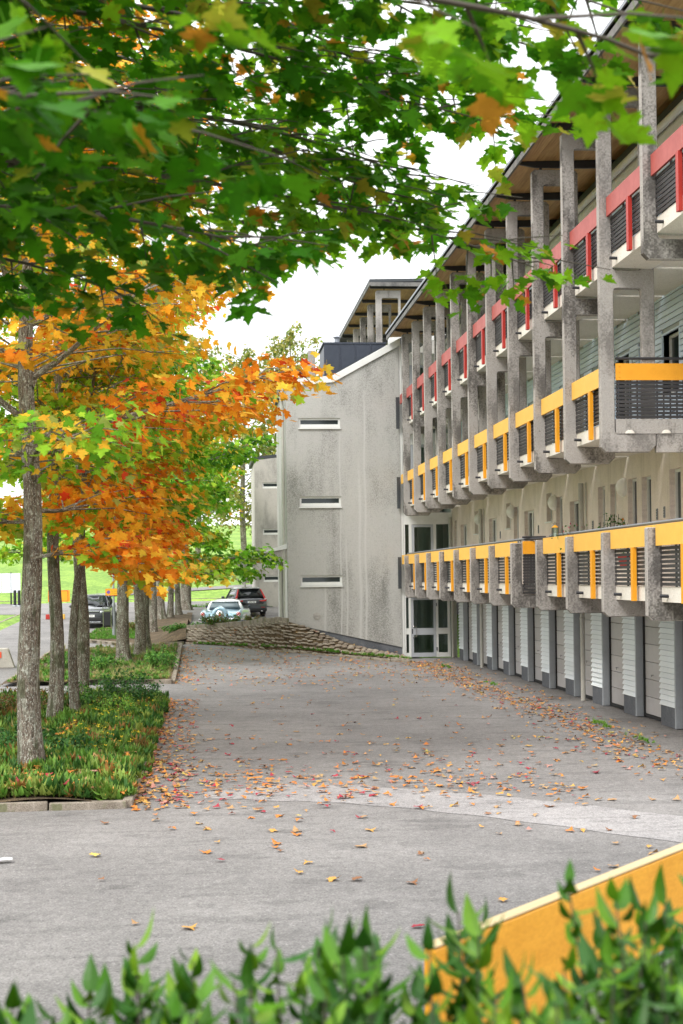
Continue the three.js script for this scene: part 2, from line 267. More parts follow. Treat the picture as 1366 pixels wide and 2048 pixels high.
// cobbled bank below the gable: ruled between the road kerb and its crest
const low = new THREE.CatmullRomCurve3([P(7.02, 49.0, 0.03), P(5.0, 49.9, 0.16), P(3.2, 50.6, 0.3), P(0.7, 53.2, 0.36), P(-0.95, 55.2, 0.38)]);
const crest = new THREE.CatmullRomCurve3([P(7.0, 50.98, 0.1), P(4.9, 50.98, 0.66), P(2.86, 51.0, 1.42), P(1.3, 53.6, 1.26), P(-0.85, 56.6, 1.04)]);
const onBank = (u, v, out = V(0, 0, 0)) => { const a = low.getPoint(u), b = crest.getPoint(u); out.copy(a).lerp(b, v); out.y += 0.03 * Math.sin(v * PI); return out; };
{
  const pos = [], uv = [], idx = [], N = 40, K = 8;
  for (let i = 0; i <= N; i++) for (let j = 0; j <= K; j++) { const p = onBank(i / N, j / K); pos.push(p.x, p.y - 0.02, p.z); uv.push(p.x, -p.z); }
  for (let i = 0; i < N; i++) for (let j = 0; j < K; j++) { const a = i * (K + 1) + j, b = a + K + 1; idx.push(a, a + 1, b, b, a + 1, b + 1); }
  const g = new THREE.BufferGeometry(); g.setAttribute('position', new THREE.Float32BufferAttribute(pos, 3)); g.setAttribute('uv', new THREE.Float32BufferAttribute(uv, 2)); g.setIndex(idx); g.computeVertexNormals();
  const bank = struct('cobbled_bank', g, M.soil, 'bank of rounded field cobbles rising to the concrete gable');
  const geos = [0, 1, 2, 3, 4].map((k) => { const r = rngOf(40 + k), g = new THREE.IcosahedronGeometry(1, 1), p = g.attributes.position; const f = [0, 1, 2, 3].map(() => r() * 6); for (let i = 0; i < p.count; i++) { const v = V().fromBufferAttribute(p, i), n = 1 + 0.12 * Math.sin(v.x * 3 + f[0]) + 0.12 * Math.sin(v.z * 3 + f[1]) + 0.08 * Math.sin(v.x * 5 + v.z * 4 + f[2]); p.setXYZ(i, v.x * n, Math.sign(v.y) * Math.abs(v.y) ** 0.7, v.z * n); } g.computeVertexNormals(); return g; });
  const cobbleTex = tex(256, 256, 1, 1, (u, v) => { const k = 0.2 * (fbm(u, v, 6, 4, 140) - 0.5) + 0.2 * (vn(u * 100, v * 100, 100, 141) - 0.5); return [0.55 + k, 0.505 + k, 0.455 + k]; });
  const mats = [0.9, 1.05, 1.2, 1.32].map((k, i) => std({ map: cobbleTex, color: lin(k, k * (0.97 + 0.02 * i), k * (0.92 + 0.03 * i)), roughness: 0.95 }));
  const r = rngOf(77), all = [];
  for (let j = 0; j < 8; j++) {
    const v = (j + 0.5) / 8;
    for (let u = 0.004 + (j % 2) * 0.012; u < 0.99;) {
      const a = onBank(u, v), b = onBank(Math.min(1, u + 0.01), v), step = a.distanceTo(b) / 0.01, w = 0.16 + 0.12 * r(), dv = low.getPoint(u).distanceTo(crest.getPoint(u)) / 8;
      if (u < 0.3 && j % 2) { u += w / step; continue; }
      const depth = u < 0.3 ? dv * 2 : dv, p = onBank(Math.min(1, u + w / step / 2), clamp(v + (r() - 0.5) * 0.075, 0, 1)); p.y -= 0.012 * r();
      const sc = V(w * 0.5, 0.018 + 0.012 * r(), Math.max(0.07, depth * (0.48 + 0.1 * r()))), q = new THREE.Quaternion().setFromEuler(new THREE.Euler(u > 0.25 ? 0.3 : 0.2, Math.atan2(-(b.z - a.z), b.x - a.x) + (r() - 0.5) * 0.3, 0));
      all.push([p, q, sc, Math.floor(r() * 4), Math.floor(r() * 5)]); u += w / step;
    }
  }
  all.sort((a, b) => b[2].x * b[2].z - a[2].x * a[2].z); const n = all.length;
  all.slice(0, 300).forEach(([p, q, sc, m, k]) => { const o = mesh('cobble', geos[k], mats[m], bank, p.x, p.y, p.z); o.quaternion.copy(q); o.scale.copy(sc); });
  const im = new THREE.InstancedMesh(geos[0], mats[1], Math.max(0, n - 300)); all.slice(300).forEach(([p, q, sc, m], i) => { im.setMatrixAt(i, new THREE.Matrix4().compose(p, q, sc)); im.setColorAt(i, lin(0.75 + m * 0.12, 0.75 + m * 0.12, 0.73 + m * 0.12)); }); im.name = 'small_cobbles'; im.userData.kind = 'stuff'; bank.add(im);
  console.log('cobbles', n);
  const seg = (curve, n) => Array.from({ length: n + 1 }, (_, i) => { const p = curve.getPoint(i / n); return [p.x, -p.z, p.y]; });
  const lowPts = seg(low, 12).map(([x, s, y]) => [x - 0.05, s - 0.14, y]), cPts = seg(crest, 16).slice(8);
  const alongY = (pts) => (X, s, t) => { const i = Math.min(pts.length - 2, Math.floor(t)); return lerp(pts[i][2], pts[i + 1][2], t - i); };
  kerb('low kerb along the foot of the cobbled bank', lowPts, alongY(lowPts), 0.05);
  kerb('kerb along the crest of the cobbled bank below the parked cars', cPts, alongY(cPts), 0.12);
  kerb('kerb from the sign post bed to the cobbled bank', [[-0.95, 55.15], [-2.3, 55.4], [-3.6, 57.2], [-5.0, 59.0], [-5.3, 63.4], [-4.0, 65.8]], (X, s) => gnd(X, s) + 0.01);
  struct('verge', sheet(-5.1, -0.9, 14, 55.4, 84, 50, (X, s) => gnd(X, s) + 0.1 + 0.02 * Math.sin(X * 4 + s) + 0.45 * ss(-2.3, -0.95, X) * ss(54.9, 56.8, s) * (1 - ss(62, 70, s)), (X, s) => s > 55.5 + Math.max(0, (-2.3 - X) * 1.25) && X > -5.1 + Math.max(0, (s - 66) * 0.3)), M.soil, 'bare soil strip under the row of trees');
  struct('parking_area', sheet(-1.2, 7, 16, 52.6, 86, 40, (X, s) => 0.8, (X, s) => X < 2.75 || s > 70 ? s > 53.2 + Math.max(0, (1.3 - X) * 1.35) + 0.2 : false), M.asphalt, 'parking area behind the cobbled bank');
  // the yard's edge below the bank stays flat asphalt; fill under the verge side of the bank
}

// ------------------------------------------------------------------ the long apartment building
const BAY = 2.5, S0 = 21.79, WALL = 8.82, FRONT = 6.82;
const sk = (k) => S0 + BAY * k;
const FLOORS = [2.54, 5.43, 8.31];
function fullFrame(y0, y1, mids, w = 0.98) {
  const x0 = FRONT, x1 = FRONT + w, c = 0.09, pts = [[x0 + c, y0], [x1 - 0.12, y0], [x1, y0 + 0.12], [x1, y1 - 0.07], [x1 - 0.07, y1], [x0 + 0.06, y1], [x0, y1 - 0.06], [x0, y0 + c]];
  const s = shapeOf(pts), ys = [y0, ...mids, y1 - 0.32];
  for (let i = 0; i < ys.length - 1; i++) s.holes.push(roundHole(x0 + 0.25, x1 - 0.23, ys[i] + 0.32, ys[i + 1], 0.06));
  return extrude(s, 0.13, 0.012);
}
const lowFrame = (() => { const x0 = FRONT, y0 = 2.24, y1 = 3.71, c = 0.09; return extrude(shapeOf([[x0 + c, y0], [WALL + 0.05, y0], [WALL + 0.05, y0 + 0.3], [x0 + 0.25, y0 + 0.3], [x0 + 0.25, y1], [x0 + 0.02, y1], [x0, y1 - 0.02], [x0, y0 + c]]), 0.13, 0.012); })();
const tallFrame = fullFrame(5.1, 11.45, [7.95]), topFrame = fullFrame(7.9, 11.45, []);
const B1 = thing('apartment_building', 'long concrete apartment building with yellow and red balcony rails, galleries and garages', 'building');
const rb = rngOf(5);
const slatGeo = bxs(7.03, 7.052, 0, 0.049, 0, BAY - 0.14), crossSlat = bxs(0, 1, 0, 0.049, 0, 0.022);
const boardGeo = bxs(6.955, 6.999, 0, 0.33, 0, BAY - 0.15), railPostGeo = bxs(6.935, 7.0, 0, 0.878, 0, 0.12), boltGeo = new THREE.SphereGeometry(0.012, 6, 4);
const supportGeo = bxs(7.055, 7.085, 0, 1.05, 0, 0.03);
const spoutGeo = tube([V(0.06, 0, 0), V(-0.14, 0.01, -0.02)], [0.028, 0.028], 8);
function bay(k, f, deep, flatM) {            // slab, railing and slats of the bay between frame k and frame k + 1
  const F = FLOORS[f], sa = sk(k) + 0.003, sb = sk(k + 1) - 0.133;
  const slab = mesh('balcony_slab', extrude(shapeOf([[7.05, F], [7.75, F - 0.02], [7.85, F + 0.02], [WALL, F + 0.02], [WALL, F + 0.1], [7.2, F + 0.1], [7.2, F + 0.24], [7.05, F + 0.24]]), sb - sa).translate(0, 0, -sb), M.slab, B1);
  mesh('drain_spout', spoutGeo, M.darkRail, slab, 7.06, F + 0.09, -(sb - 0.32));
  const r = part('railing', B1);
  mesh('rail_board', boardGeo, flatM, r, 0, F + 0.88, -sa);
  mesh('rail_post', railPostGeo, deep, r, 0, F, -(sa + 1.0));
  for (let i = 0; i < 9; i++) mesh('slat', slatGeo, M.slat[Math.floor(rb() * 3)], r, 0, F + 0.255 + i * 0.07, -sa).rotation.y = 0.0015 * (rb() - 0.5);
  for (const q of [0.6, 1.7]) mesh('support_bar', supportGeo, M.darkRail, r, 0, F + 0.1, -(sa + q));
}
function crossRail(s, f, x0, x1, m) {       // railing that closes the end of a gallery, across it
  const F = FLOORS[f], r = part('end_railing', B1);
  mesh('rail_board', bxs(x0, x1, F + 0.92, F + 1.21, s - 0.04, s), m, r);
  for (const x of [x0 + 0.06, x1 - 0.06]) for (const y of [0.97, 1.065, 1.16]) mesh('bolt', boltGeo, m, r, x, F + y, -(s - 0.042));
  for (let i = 0; i < 10; i++) { const o = mesh('slat', crossSlat, M.slat[Math.floor(rb() * 3)], r, x0, F + 0.26 + i * 0.066, -(s - 0.01) + 0.002 * (i % 3)); o.scale.x = x1 - x0; }
  const bars = []; for (let i = 0; i < 14; i++) bars.push(bxs(x0 + 0.03 + i * (x1 - x0 - 0.08) / 13, x0 + 0.055 + i * (x1 - x0 - 0.08) / 13, F + 0.12, F + 1.2, s + 0.03, s + 0.05));
  mesh('baluster', G2(bars), M.darkRail, r).userData.kind = 'stuff';
  mesh('handrail', G2([rod(P(x0, s, F + 1.3), P(x1, s, F + 1.3), 0.024), rod(P(x0 + 0.3, s, F + 1.21), P(x0 + 0.3, s, F + 1.3), 0.008), rod(P(x1 - 0.3, s, F + 1.21), P(x1 - 0.3, s, F + 1.3), 0.008)]), M.darkRail, r);
}
for (let k = -1; k <= 11; k++) mesh('concrete_frame', lowFrame, M.frames[(k + 7) % 4], B1, 0, 0, -sk(k));
for (let k = 1; k <= 11; k++) mesh('concrete_frame', tallFrame, M.frames[(k * 3 + 1) % 4], B1, 0, 0, -sk(k));
for (let k = -1; k <= 0; k++) mesh('concrete_frame', topFrame, M.frames[(k * 3 + 7) % 4], B1, 0, 0, -sk(k));
for (let k = -1; k <= 10; k++) if (k !== 3) bay(k, 0, M.yellowDeep, M.yellow);
for (let k = 1; k <= 10; k++) bay(k, 1, M.yellowDeep, M.yellow);
for (let k = -1; k <= 10; k++) bay(k, 2, M.redDeep, M.red);
// short last half bays before the gable, closed by a dark end plate
for (const [f, m] of [[0, M.yellow], [1, M.yellow], [2, M.red]]) {
  const F = FLOORS[f], a = sk(11) + 0.003, b = 50.9;
  mesh('balcony_slab', extrude(shapeOf([[7.05, F], [WALL, F - 0.02], [WALL, F + 0.1], [7.2, F + 0.1], [7.2, F + 0.24], [7.05, F + 0.24]]), b - a).translate(0, 0, -b), M.slab, B1);
  const r = part('railing', B1); mesh('rail_board', bxs(6.955, 6.999, F + 0.88, F + 1.21, a, b - 0.05), m, r);
  for (let i = 0; i < 9; i++) mesh('slat', bxs(7.03, 7.052, 0, 0.049, 0, b - a - 0.06), M.slat[i % 3], r, 0, F + 0.25 + i * 0.068, -a);
  mesh('end_plate', bxs(6.81, 6.93, F, F + 1.14, b - 0.04, b), M.fascia, B1);
}
// the gap in the lower gallery railing and the end of the upper gallery
{
  const F = FLOORS[0], a = sk(3) + 0.003, b = sk(4) - 0.133;
  mesh('balcony_slab', extrude(shapeOf([[7.6, F - 0.02], [WALL, F - 0.02], [WALL, F + 0.1], [7.6, F + 0.1]]), b - a).translate(0, 0, -b), M.slab, B1);
  crossRail(sk(4) - 0.15, 0, 7.08, 7.62, M.yellowDeep);
  for (let i = 0; i < 3; i++) mesh('slat', crossSlat, M.slat[i], B1, 7.08, F + 0.02 + i * 0.07, -(sk(4) - 0.16)).scale.x = 0.54;
  mesh('handrail', tube([P(7.16, sk(4) - 0.05, 3.8), P(7.55, sk(4) - 0.5, 3.8), P(7.55, sk(3) + 0.4, 3.8), P(7.16, sk(3) + 0.03, 3.8)], [0.028, 0.028, 0.028, 0.028]), M.darkRail, B1);
  const s = sk(1) - 0.135; crossRail(s, 1, 7.085, 8.7, M.yellowDeep);
  mesh('upstand', bxs(7.085, WALL, 5.424, 5.68, s - 0.005, s + 0.1), M.frames[1], B1);
  mesh('gallery_beam', bxs(7.81, WALL, 5.1, 5.42, s + 0.005, s + 0.13), M.frames[2], B1);
  for (const x of [7.33, 7.98]) mesh('lime_stain', new THREE.SphereGeometry(0.085, 12, 6, 0, PI * 2, 0, PI / 2).scale(1, 0.75, 0.25), M.slab, B1, x, 5.425, -(s - 0.006));
  for (const [a2, b2] of [[19.2, sk(3)], [sk(4), 50.8]]) { mesh('handrail', rod(P(7.16, a2, 3.8), P(7.16, b2, 3.8), 0.027, 10), M.rail, B1); const br = []; for (let q = a2 + 0.4; q < b2; q += 0.83) br.push(rod(P(7.16, q, 3.6), P(7.16, q, 3.8), 0.01, 6)); mesh('rail_bracket', G2(br), M.rail, B1).userData.kind = 'stuff'; }
  for (const [f, a3] of [[1, sk(1)], [2, 19.2]]) mesh('handrail', rod(P(7.16, a3, FLOORS[f] + 1.24), P(7.16, 50.8, FLOORS[f] + 1.24), 0.022, 8), M.darkRail, B1);
}
// gallery wall with openings: [s0, s1, y0, y1, kind]
const open1 = [[25.9, 26.55, 2.66, 4.97, 'glazed'], [27.69, 28.31, 2.66, 4.95, 'glazed'], [28.65, 29.27, 2.66, 4.97, 'dark'], [30.13, 30.59, 2.66, 4.95, 'glazed'], [31.0, 31.57, 2.66, 4.95, 'glazed']];
for (let n = 0; n < 4; n++) { const o = 5.035 * n; if (n < 4) open1.push([32.93 + o, 34.1 + o, 2.66, 4.76, 'double'], [34.84 + o, 35.48 + o, 2.66, 4.95, 'dark']); if (n < 3) open1.push([35.9 + o, 36.5 + o, 4.36, 5.1, 'window']); }
function wallWith(openings, s0, s1, y0, y1, X, m, name) {
  const sh = shapeOf([[s0, y0], [s1, y0], [s1, y1], [s0, y1]]); for (const [a, b, c, d] of openings) sh.holes.push(rectHole(a, b, c, d));
  mesh(name, rot90(extrude(sh, 0.3), X), m, B1);
}
function fitting([a, b, c, d, kind], X, parent) {
  const q = X + 0.13, w = part(kind === 'window' ? 'window' : kind === 'dark' ? 'door' : 'glazed_door', parent), f = 0.055;
  if (kind === 'dark') { mesh('door_leaf', bxs(q + 0.01, q + 0.06, c + 0.02, d - 0.05, a + 0.05, b - 0.05), M.doorDark, w); mesh('door_frame', G2([bxs(q - 0.03, q + 0.07, c, d, a, a + 0.05), bxs(q - 0.03, q + 0.07, c, d, b - 0.05, b), bxs(q - 0.03, q + 0.07, d - 0.05, d, a + 0.05, b - 0.05)]), M.white, w); mesh('handle', rod(P(q - 0.03, a + 0.12, c + 1.02), P(q - 0.03, a + 0.24, c + 1.02), 0.012), M.chrome, w); return; }
  const bars = [bxs(q - 0.02, q + 0.05, c, d, a, a + f), bxs(q - 0.02, q + 0.05, c, d, b - f, b), bxs(q - 0.02, q + 0.05, d - f, d, a + f, b - f), bxs(q - 0.02, q + 0.05, c, c + f, a + f, b - f)];
  if (kind === 'double') { const m = (a + b) / 2; bars.push(bxs(q - 0.035, q + 0.05, c + f, d - f, m - f, m + f), bxs(q - 0.01, q + 0.04, c + f, d - f, a + (b - a) * 0.25 - 0.02, a + (b - a) * 0.25 + 0.02)); }
  mesh('frame', G2(bars), M.white, w); mesh('pane', bxs(q + 0.02, q + 0.03, c + f, d - f, a + f, b - f), M.darkGlass, w);
  if (kind === 'window') mesh('sill', bxs(X - 0.05, X + 0.08, c - 0.035, c, a - 0.04, b + 0.04), M.white, w);
}
wallWith(open1, 19.2, 51.2, 2.2, 5.45, WALL, M.plaster, 'gallery_wall'); open1.forEach((o) => fitting(o, WALL, B1));
// clad upper storeys: backing wall, boards, openings
const open2 = []; for (const F of [5.48, 8.29]) for (let n = 0; n < 5; n++) { const o = 27.6 + 5.035 * n; open2.push([o, o + 0.75, F + 0.06, F + 2.1, 'dark'], [o - 1.75, o - 0.75, F + 0.95, F + 2.1, 'window'], [o + 1.4, o + 2.3, F + 0.06, F + 2.12, 'glazed']); }
wallWith(open2, 19.2, 51.2, 5.45, 11.42, WALL + 0.02, M.backing, 'upper_wall'); open2.forEach((o) => { fitting(o, WALL + 0.02, B1); const [a, b, c, d] = o; mesh('reveal', G2([bxs(WALL - 0.02, WALL + 0.24, c, d, b, b + 0.03), bxs(WALL - 0.02, WALL + 0.24, c, d, a - 0.03, a), bxs(WALL - 0.02, WALL + 0.24, d, d + 0.03, a - 0.03, b + 0.03)]), M.board[1], B1); });
{
  const pitch = 0.117, rest = [], cache = {};
  const one = (L) => cache[L] ??= (() => { const g = new THREE.BoxGeometry(0.022, pitch - 0.02, 1); const uv = g.attributes.uv; for (let i = 0; i < 24; i++) uv.setXY(i, uv.getX(i) * 0.1, uv.getY(i) * 0.1); return g; })();
  for (let i = 0; i < 50; i++) {
    const y = 5.47 + i * pitch; let cuts = [[19.2, 51.1]];
    for (const [a, b, c, d] of open2) if (y + pitch > c - 0.02 && y < d + 0.03) cuts = cuts.flatMap(([p, q]) => b + 0.03 < p || a - 0.03 > q ? [[p, q]] : [[p, a - 0.03], [b + 0.03, q]].filter(([u, v]) => v - u > 0.05));
    for (const [p, q] of cuts) {
      const mat = M.board[Math.floor(rb() * 3)], cut = Math.min(q, 33.5);
      if (p < 24.2 && q < 24.4) { rest.push(bxs(WALL - 0.016, WALL + 0.006, y, y + pitch - 0.012, p, q)); continue; }
      if (p < 33.5) { const o = mesh('cladding_board', one(0), mat, B1, WALL - 0.005, y + pitch / 2, -(p + cut) / 2); o.scale.z = cut - p; o.rotation.z = -0.07; }
      if (q > 33.5) rest.push(bxs(WALL - 0.016, WALL + 0.006, y, y + pitch - 0.012, Math.max(p, 33.52), q));
    }
  }
  mesh('cladding', G2(rest), M.board[1], B1).userData.kind = 'stuff';
}
// garages: [column, shingled pier, door] in every bay
const colGeo = bxs(8.79, 9.0, 0, 2.26, 0, 0.07), doorPanel = rot90(extrude(shapeOf([[0, 0], [1.62, 0], [1.62, 0.352], [0, 0.352]]), 0.04, 0.006), 8.97);
const shingleGeo = extrude(shapeOf([[8.785, 0], [8.84, 0], [8.84, 0.091], [8.826, 0.091]]), 0.92).translate(0, 0, -0.92), pierBack = bxs(8.842, 9.2, 0.42, 2.26, 0, 0.91);
mesh('garage_wall', bxs(9.25, 9.5, -0.1, 2.3, 19.2, 51.2), M.plaster, B1);
for (let j = -3; j <= 8; j++) {
  const c = 28.75 + BAY * j;
  mesh('column', colGeo, M.column, B1, 0, 0.03, -c);
  mesh('pier', pierBack, M.backing, B1, 0, 0, -(c + 0.075)); mesh('pier_plinth', bxs(8.815, 9.2, 0.02, 0.43, c + 0.073, c + 0.98), M.plinth, B1);
  const p = part('shingle_cladding', B1);
  for (let i = 0; i < 17; i++) { const o = mesh('shingle', shingleGeo, M.shingle[Math.floor(rb() * 3)], p, 0, 0.42 + i * 0.108, -(c + 0.072) + 0.003 * (rb() - 0.5)); o.rotation.z = 0; o.position.x = 0.004 * (rb() - 0.5) - 0.002; }
  if (c + 1.3 > 49.6) continue;
  const d = part('garage_door', B1);
  for (let i = 0; i < 6; i++) mesh('door_panel', doorPanel, M.garageDoor[(i + j + 9) % 3], d, 0, 0.1 + i * 0.36, -(c + 0.9));
  mesh('door_seal', bxs(8.95, 9.03, 0.035, 0.1, c + 0.95, c + 2.48), M.rubber, d); mesh('door_track', bxs(8.94, 9.03, 0.04, 2.26, c + 2.44, c + 2.495), M.rubber, d);
  mesh('handle', tube([P(8.97, c + 1.9, 0.92), P(8.92, c + 1.9, 0.92), P(8.915, c + 1.84, 0.89)], [0.012, 0.012, 0.01], 6), M.chrome, d);
}
// pipes, lamps, vents
for (const s of [32.62, 45.0]) {
  const g = [rod(P(8.7, s, 0.03), P(8.7, s, 2.24), 0.055, 10), rod(P(8.72, s + 0.05, 2.6), P(8.72, s + 0.05, 5.12), 0.06, 10), tube([P(8.7, s, 1.92), P(8.7, s, 1.98)], [0.065, 0.065], 10)];
  const p = part('downpipe', B1); mesh('pipe', G2(g), M.pipe, p); mesh('cable_pipe', rod(P(8.78, s - 0.16, 2.6), P(8.78, s - 0.16, 5.12), 0.018, 6), M.pipe, p);
}
const lampGeo = new THREE.LatheGeometry([[0, 0.16], [0.03, 0.158], [0.07, 0.12], [0.1, 0.06], [0.11, 0]].map(([a, b]) => new THREE.Vector2(b, a)).reverse(), 14), lampBase = new THREE.CylinderGeometry(0.2, 0.2, 0.05, 16);
for (const s of [29.5, 35.6, 40.65, 45.7, 24.8]) { const l = part('wall_lamp', B1, WALL - 0.025, 4.82, -s); l.rotation.z = PI / 2; mesh('lamp_base', lampBase, M.lampGlass, l); mesh('lamp_cover', lampGeo.clone().scale(1.15, 1.3, 1.15), M.lampGlass, l, 0, 0.02, 0); }
for (const [s, y] of [[27.3, 4.15], [26.85, 4.17], [32.0, 4.1], [37.4, 4.2], [42.4, 4.2], [33.0, 4.2]]) { const v = part('wall_vent', B1); mesh('vent_plate', bxs(WALL - 0.02, WALL, y - 0.11, y + 0.11, s - 0.035, s + 0.035), M.rail, v); for (let i = 0; i < 4; i++) mesh('vent_slot', bxs(WALL - 0.024, WALL - 0.019, y - 0.085 + i * 0.05, y - 0.06 + i * 0.05, s - 0.025, s + 0.025), M.steel, v); }
// building mass behind the walls, its eaves gutter and the gallery roof with beams, soffit boards and fascia
mesh('core', bxs(9.3, 17, 0, 11.4, 19.3, 51.1), M.backing, B1);
mesh('main_roof', extrude(shapeOf([[8.55, 11.36], [17.2, 12.6], [17.2, 12.8], [8.5, 11.55]]), 32.2).translate(0, 0, -51.2), M.fascia, B1);
mesh('gutter', tube([P(8.5, 19.1, 11.3), P(8.5, 51, 11.3)], [0.075, 0.075], 12), M.white, B1);
mesh('gutter_board', bxs(8.6, 8.64, 11.0, 11.36, 19.1, 51), M.white, B1);
{
  const roofY = (X) => 11.62 + (X - 6.5) * 0.035, sA = 19.1, sB = 50.95;
  mesh('canopy_roof', extrude(shapeOf([[6.5, 11.66], [10, 11.78], [10, 11.88], [6.5, 11.76]]), sB - sA).translate(0, 0, -sB), M.fascia, B1);
  mesh('fascia_board', bxs(6.5, 6.545, 11.52, 11.72, sA, sB), M.fasciaBoard, B1);
  mesh('roof_edge', bxs(6.47, 6.56, 11.725, 11.79, sA, sB), M.rail, B1);
  for (let k = -1; k <= 11; k++) for (let i = 0; i < 14; i++) {
    const X = 6.55 + i * 0.178, a = sk(k) + 0.04, b = Math.min(sk(k + 1) - 0.02, sB); if (i > 10 && k > 5) continue;
    mesh('soffit_board', bxs(X, X + 0.17, 0, 0.018, a, b, rb() * 3, rb() * 3), M.wood[Math.floor(rb() * 3)], B1, 0, roofY(X) + 0.002 * (rb() - 0.5), 0);
  }
  for (let k = -1; k <= 11; k++) { const s = sk(k) - 0.03; mesh('roof_beam', extrude(shapeOf([[6.56, 11.62], [6.56, 11.56], [6.9, 11.5], [7.9, 11.5], [9.9, 11.56], [9.9, 11.73]]), 0.07, 0.006).translate(0, 0, -s), M.steel, B1); for (const x of [7.0, 7.62]) mesh('roof_strut', bxs(x, x + 0.05, 11.44, 11.5, s - 0.06, s - 0.01), M.steel, B1); }
}
// ------------------------------------------------------------------ gable block with the stair tower
{
  const gx0 = 2.83, gx1 = 6.95, s = 51, out = [[gx0, 1.35], [gx1, 0.42], [gx1, 11.42], [4.54, 10.1], [gx0, 9.92]], sh = shapeOf(out), wins = [[3.29, 4.79, 8.36, 8.72], [3.29, 4.79, 5.52, 5.9], [3.29, 4.79, 2.68, 3.06]];
  for (const [a, b, c, d] of wins) sh.holes.push(rectHole(a, b, c, d));
  const g = extrude(sh, 0.3).translate(0, 0, -s - 0.3), uv = g.attributes.uv; for (let i = 0; i < uv.count; i++) uv.setX(i, uv.getX(i) - 2.6);
  const wall = mesh('gable_wall', g, M.gable, B1);
  mesh('gable_plinth', extrude(shapeOf([[gx0 + 0.01, 1.2], [gx1 - 0.01, -0.1], [gx1 - 0.01, 0.44], [gx0 + 0.01, 1.37]]), 0.2).translate(0, 0, -s - 0.24), M.plinth, B1);
  for (const [a, b, c, d] of wins) {
    const w = part('slit_window', B1), q = s + 0.05, f = 0.07;
    mesh('frame', G2([bxs(a, a + f, c, d, q, q + 0.08), bxs(b - f, b, c, d, q, q + 0.08), bxs(a + f, b - f, d - f, d, q, q + 0.08), bxs(a + f, b - f, c, c + f, q, q + 0.08), bxs(a + f, b - f, c + f, c + 0.14, q + 0.01, q + 0.08)]), M.white, w);
    mesh('pane', bxs(a + f, b - f, c + 0.14, d - f, q + 0.04, q + 0.05), M.darkGlass, w); mesh('sill', bxs(a - 0.02, b + 0.02, c - 0.04, c, s - 0.05, s + 0.1), M.white, w);
  }
  mesh('side_wall', bxs(gx0, gx0 + 0.28, 0.9, 9.9, s + 0.302, s + 7), M.gable, B1);
  mesh('tower_wall', bxs(gx0 + 0.4, gx1, 0, 9.7, s + 6.6, s + 6.9), M.gable2, B1);
  mesh('tower_roof', G2([extrude(shapeOf([[gx0 - 0.12, 9.93], [4.54, 10.11], [gx1 + 1.9, 12.42], [gx1 + 1.9, 12.6], [4.5, 10.3], [gx0 - 0.12, 10.12]]), 6.6).translate(0, 0, -s - 6.85)]), M.fascia, B1);
  const trim = (pts) => extrude(shapeOf(pts), 0.16, 0.008).translate(0, 0, -s - 0.1);
  mesh('verge_board', trim([[gx0 - 0.04, 9.83], [4.56, 10.0], [4.53, 10.24], [gx0 - 0.04, 10.07]]), M.white, B1);
  mesh('verge_board', trim([[4.565, 10.0], [7.0, 11.33], [7.0, 11.6], [4.535, 10.245]]), M.white, B1);
  mesh('gutter_end', trim([[gx0 - 0.2, 9.35], [gx0 - 0.05, 9.8], [gx0 - 0.05, 10.05], [gx0 - 0.24, 9.5]]), M.pipe, B1);
  mesh('downpipe', tube([P(gx0 - 0.12, s + 0.2, 9.45), P(gx0 - 0.1, s + 0.22, 9.2), P(gx0 - 0.1, s + 0.22, 1.4)], [0.05, 0.05, 0.05], 10), M.pipe, B1);
  mesh('wall_vent', new THREE.CylinderGeometry(0.13, 0.13, 0.03, 18).rotateX(PI / 2), M.gable2, B1, 3.85, 1.6, -s + 0.01);
  // white panel above the stair between the trim and the canopy roof
  mesh('stair_panel', extrude(shapeOf([[6.62, 11.36], [7.0, 11.58], [8.8, 11.58], [8.8, 12.0], [6.62, 11.8]]), 0.1).translate(0, 0, -s - 0.42), M.white, B1);
  // dark standing seam box, vent pipe and chimney on the roof
  const box = part('roof_box', B1); mesh('box_core', extrude(shapeOf([[4.3, 10.2], [4.6, 10.15], [6.5, 11.2], [6.5, 11.46], [4.3, 11.46]]), 2.2).translate(0, 0, -s - 2.7), M.metalDark, box);
  for (const [a, b, y] of [[4.28, 4.86, 10.22], [4.88, 5.41, 10.36], [5.43, 5.98, 10.66], [6.0, 6.53, 10.97]]) mesh('metal_panel', bxs(a, b, y, 11.46, s + 0.45, s + 0.5), M.metalDark, box);
  for (const x of [4.87, 5.42, 5.99]) mesh('standing_seam', bxs(x - 0.012, x + 0.012, 10.3 + (x - 4.87) * 0.5, 11.47, s + 0.42, s + 0.46), M.metalDark, box);
  mesh('coping', bxs(4.24, 6.56, 11.46, 11.52, s + 0.42, s + 2.75), M.metalDark, box);
  const v = part('vent_pipe', B1); mesh('pipe', rod(P(4.83, s + 1.2, 11.5), P(4.83, s + 1.2, 11.8), 0.1, 14), M.rail, v); mesh('cowl', new THREE.ConeGeometry(0.17, 0.1, 16), M.rail, v, 4.83, 11.86, -s - 1.2);
  mesh('chimney', bxs(3.75, 4.0, 10.1, 11.3, s + 1.0, s + 1.25), M.frames[1], B1);
  // entrance canopy on the side of the tower, with its posts
  const c = part('entrance_canopy', B1);
  mesh('canopy_beam', extrude(shapeOf([[1.86, 3.55], [gx0 - 0.003, 3.55], [gx0 - 0.003, 4.02], [1.9, 3.86]]), 2.4).translate(0, 0, -s - 2.6), M.gable2, c);
  mesh('canopy_sheet', extrude(shapeOf([[1.86, 3.865], [gx0 - 0.003, 4.03], [gx0 - 0.003, 4.22], [1.9, 3.92]]), 2.5).translate(0, 0, -s - 2.65), M.white, c);
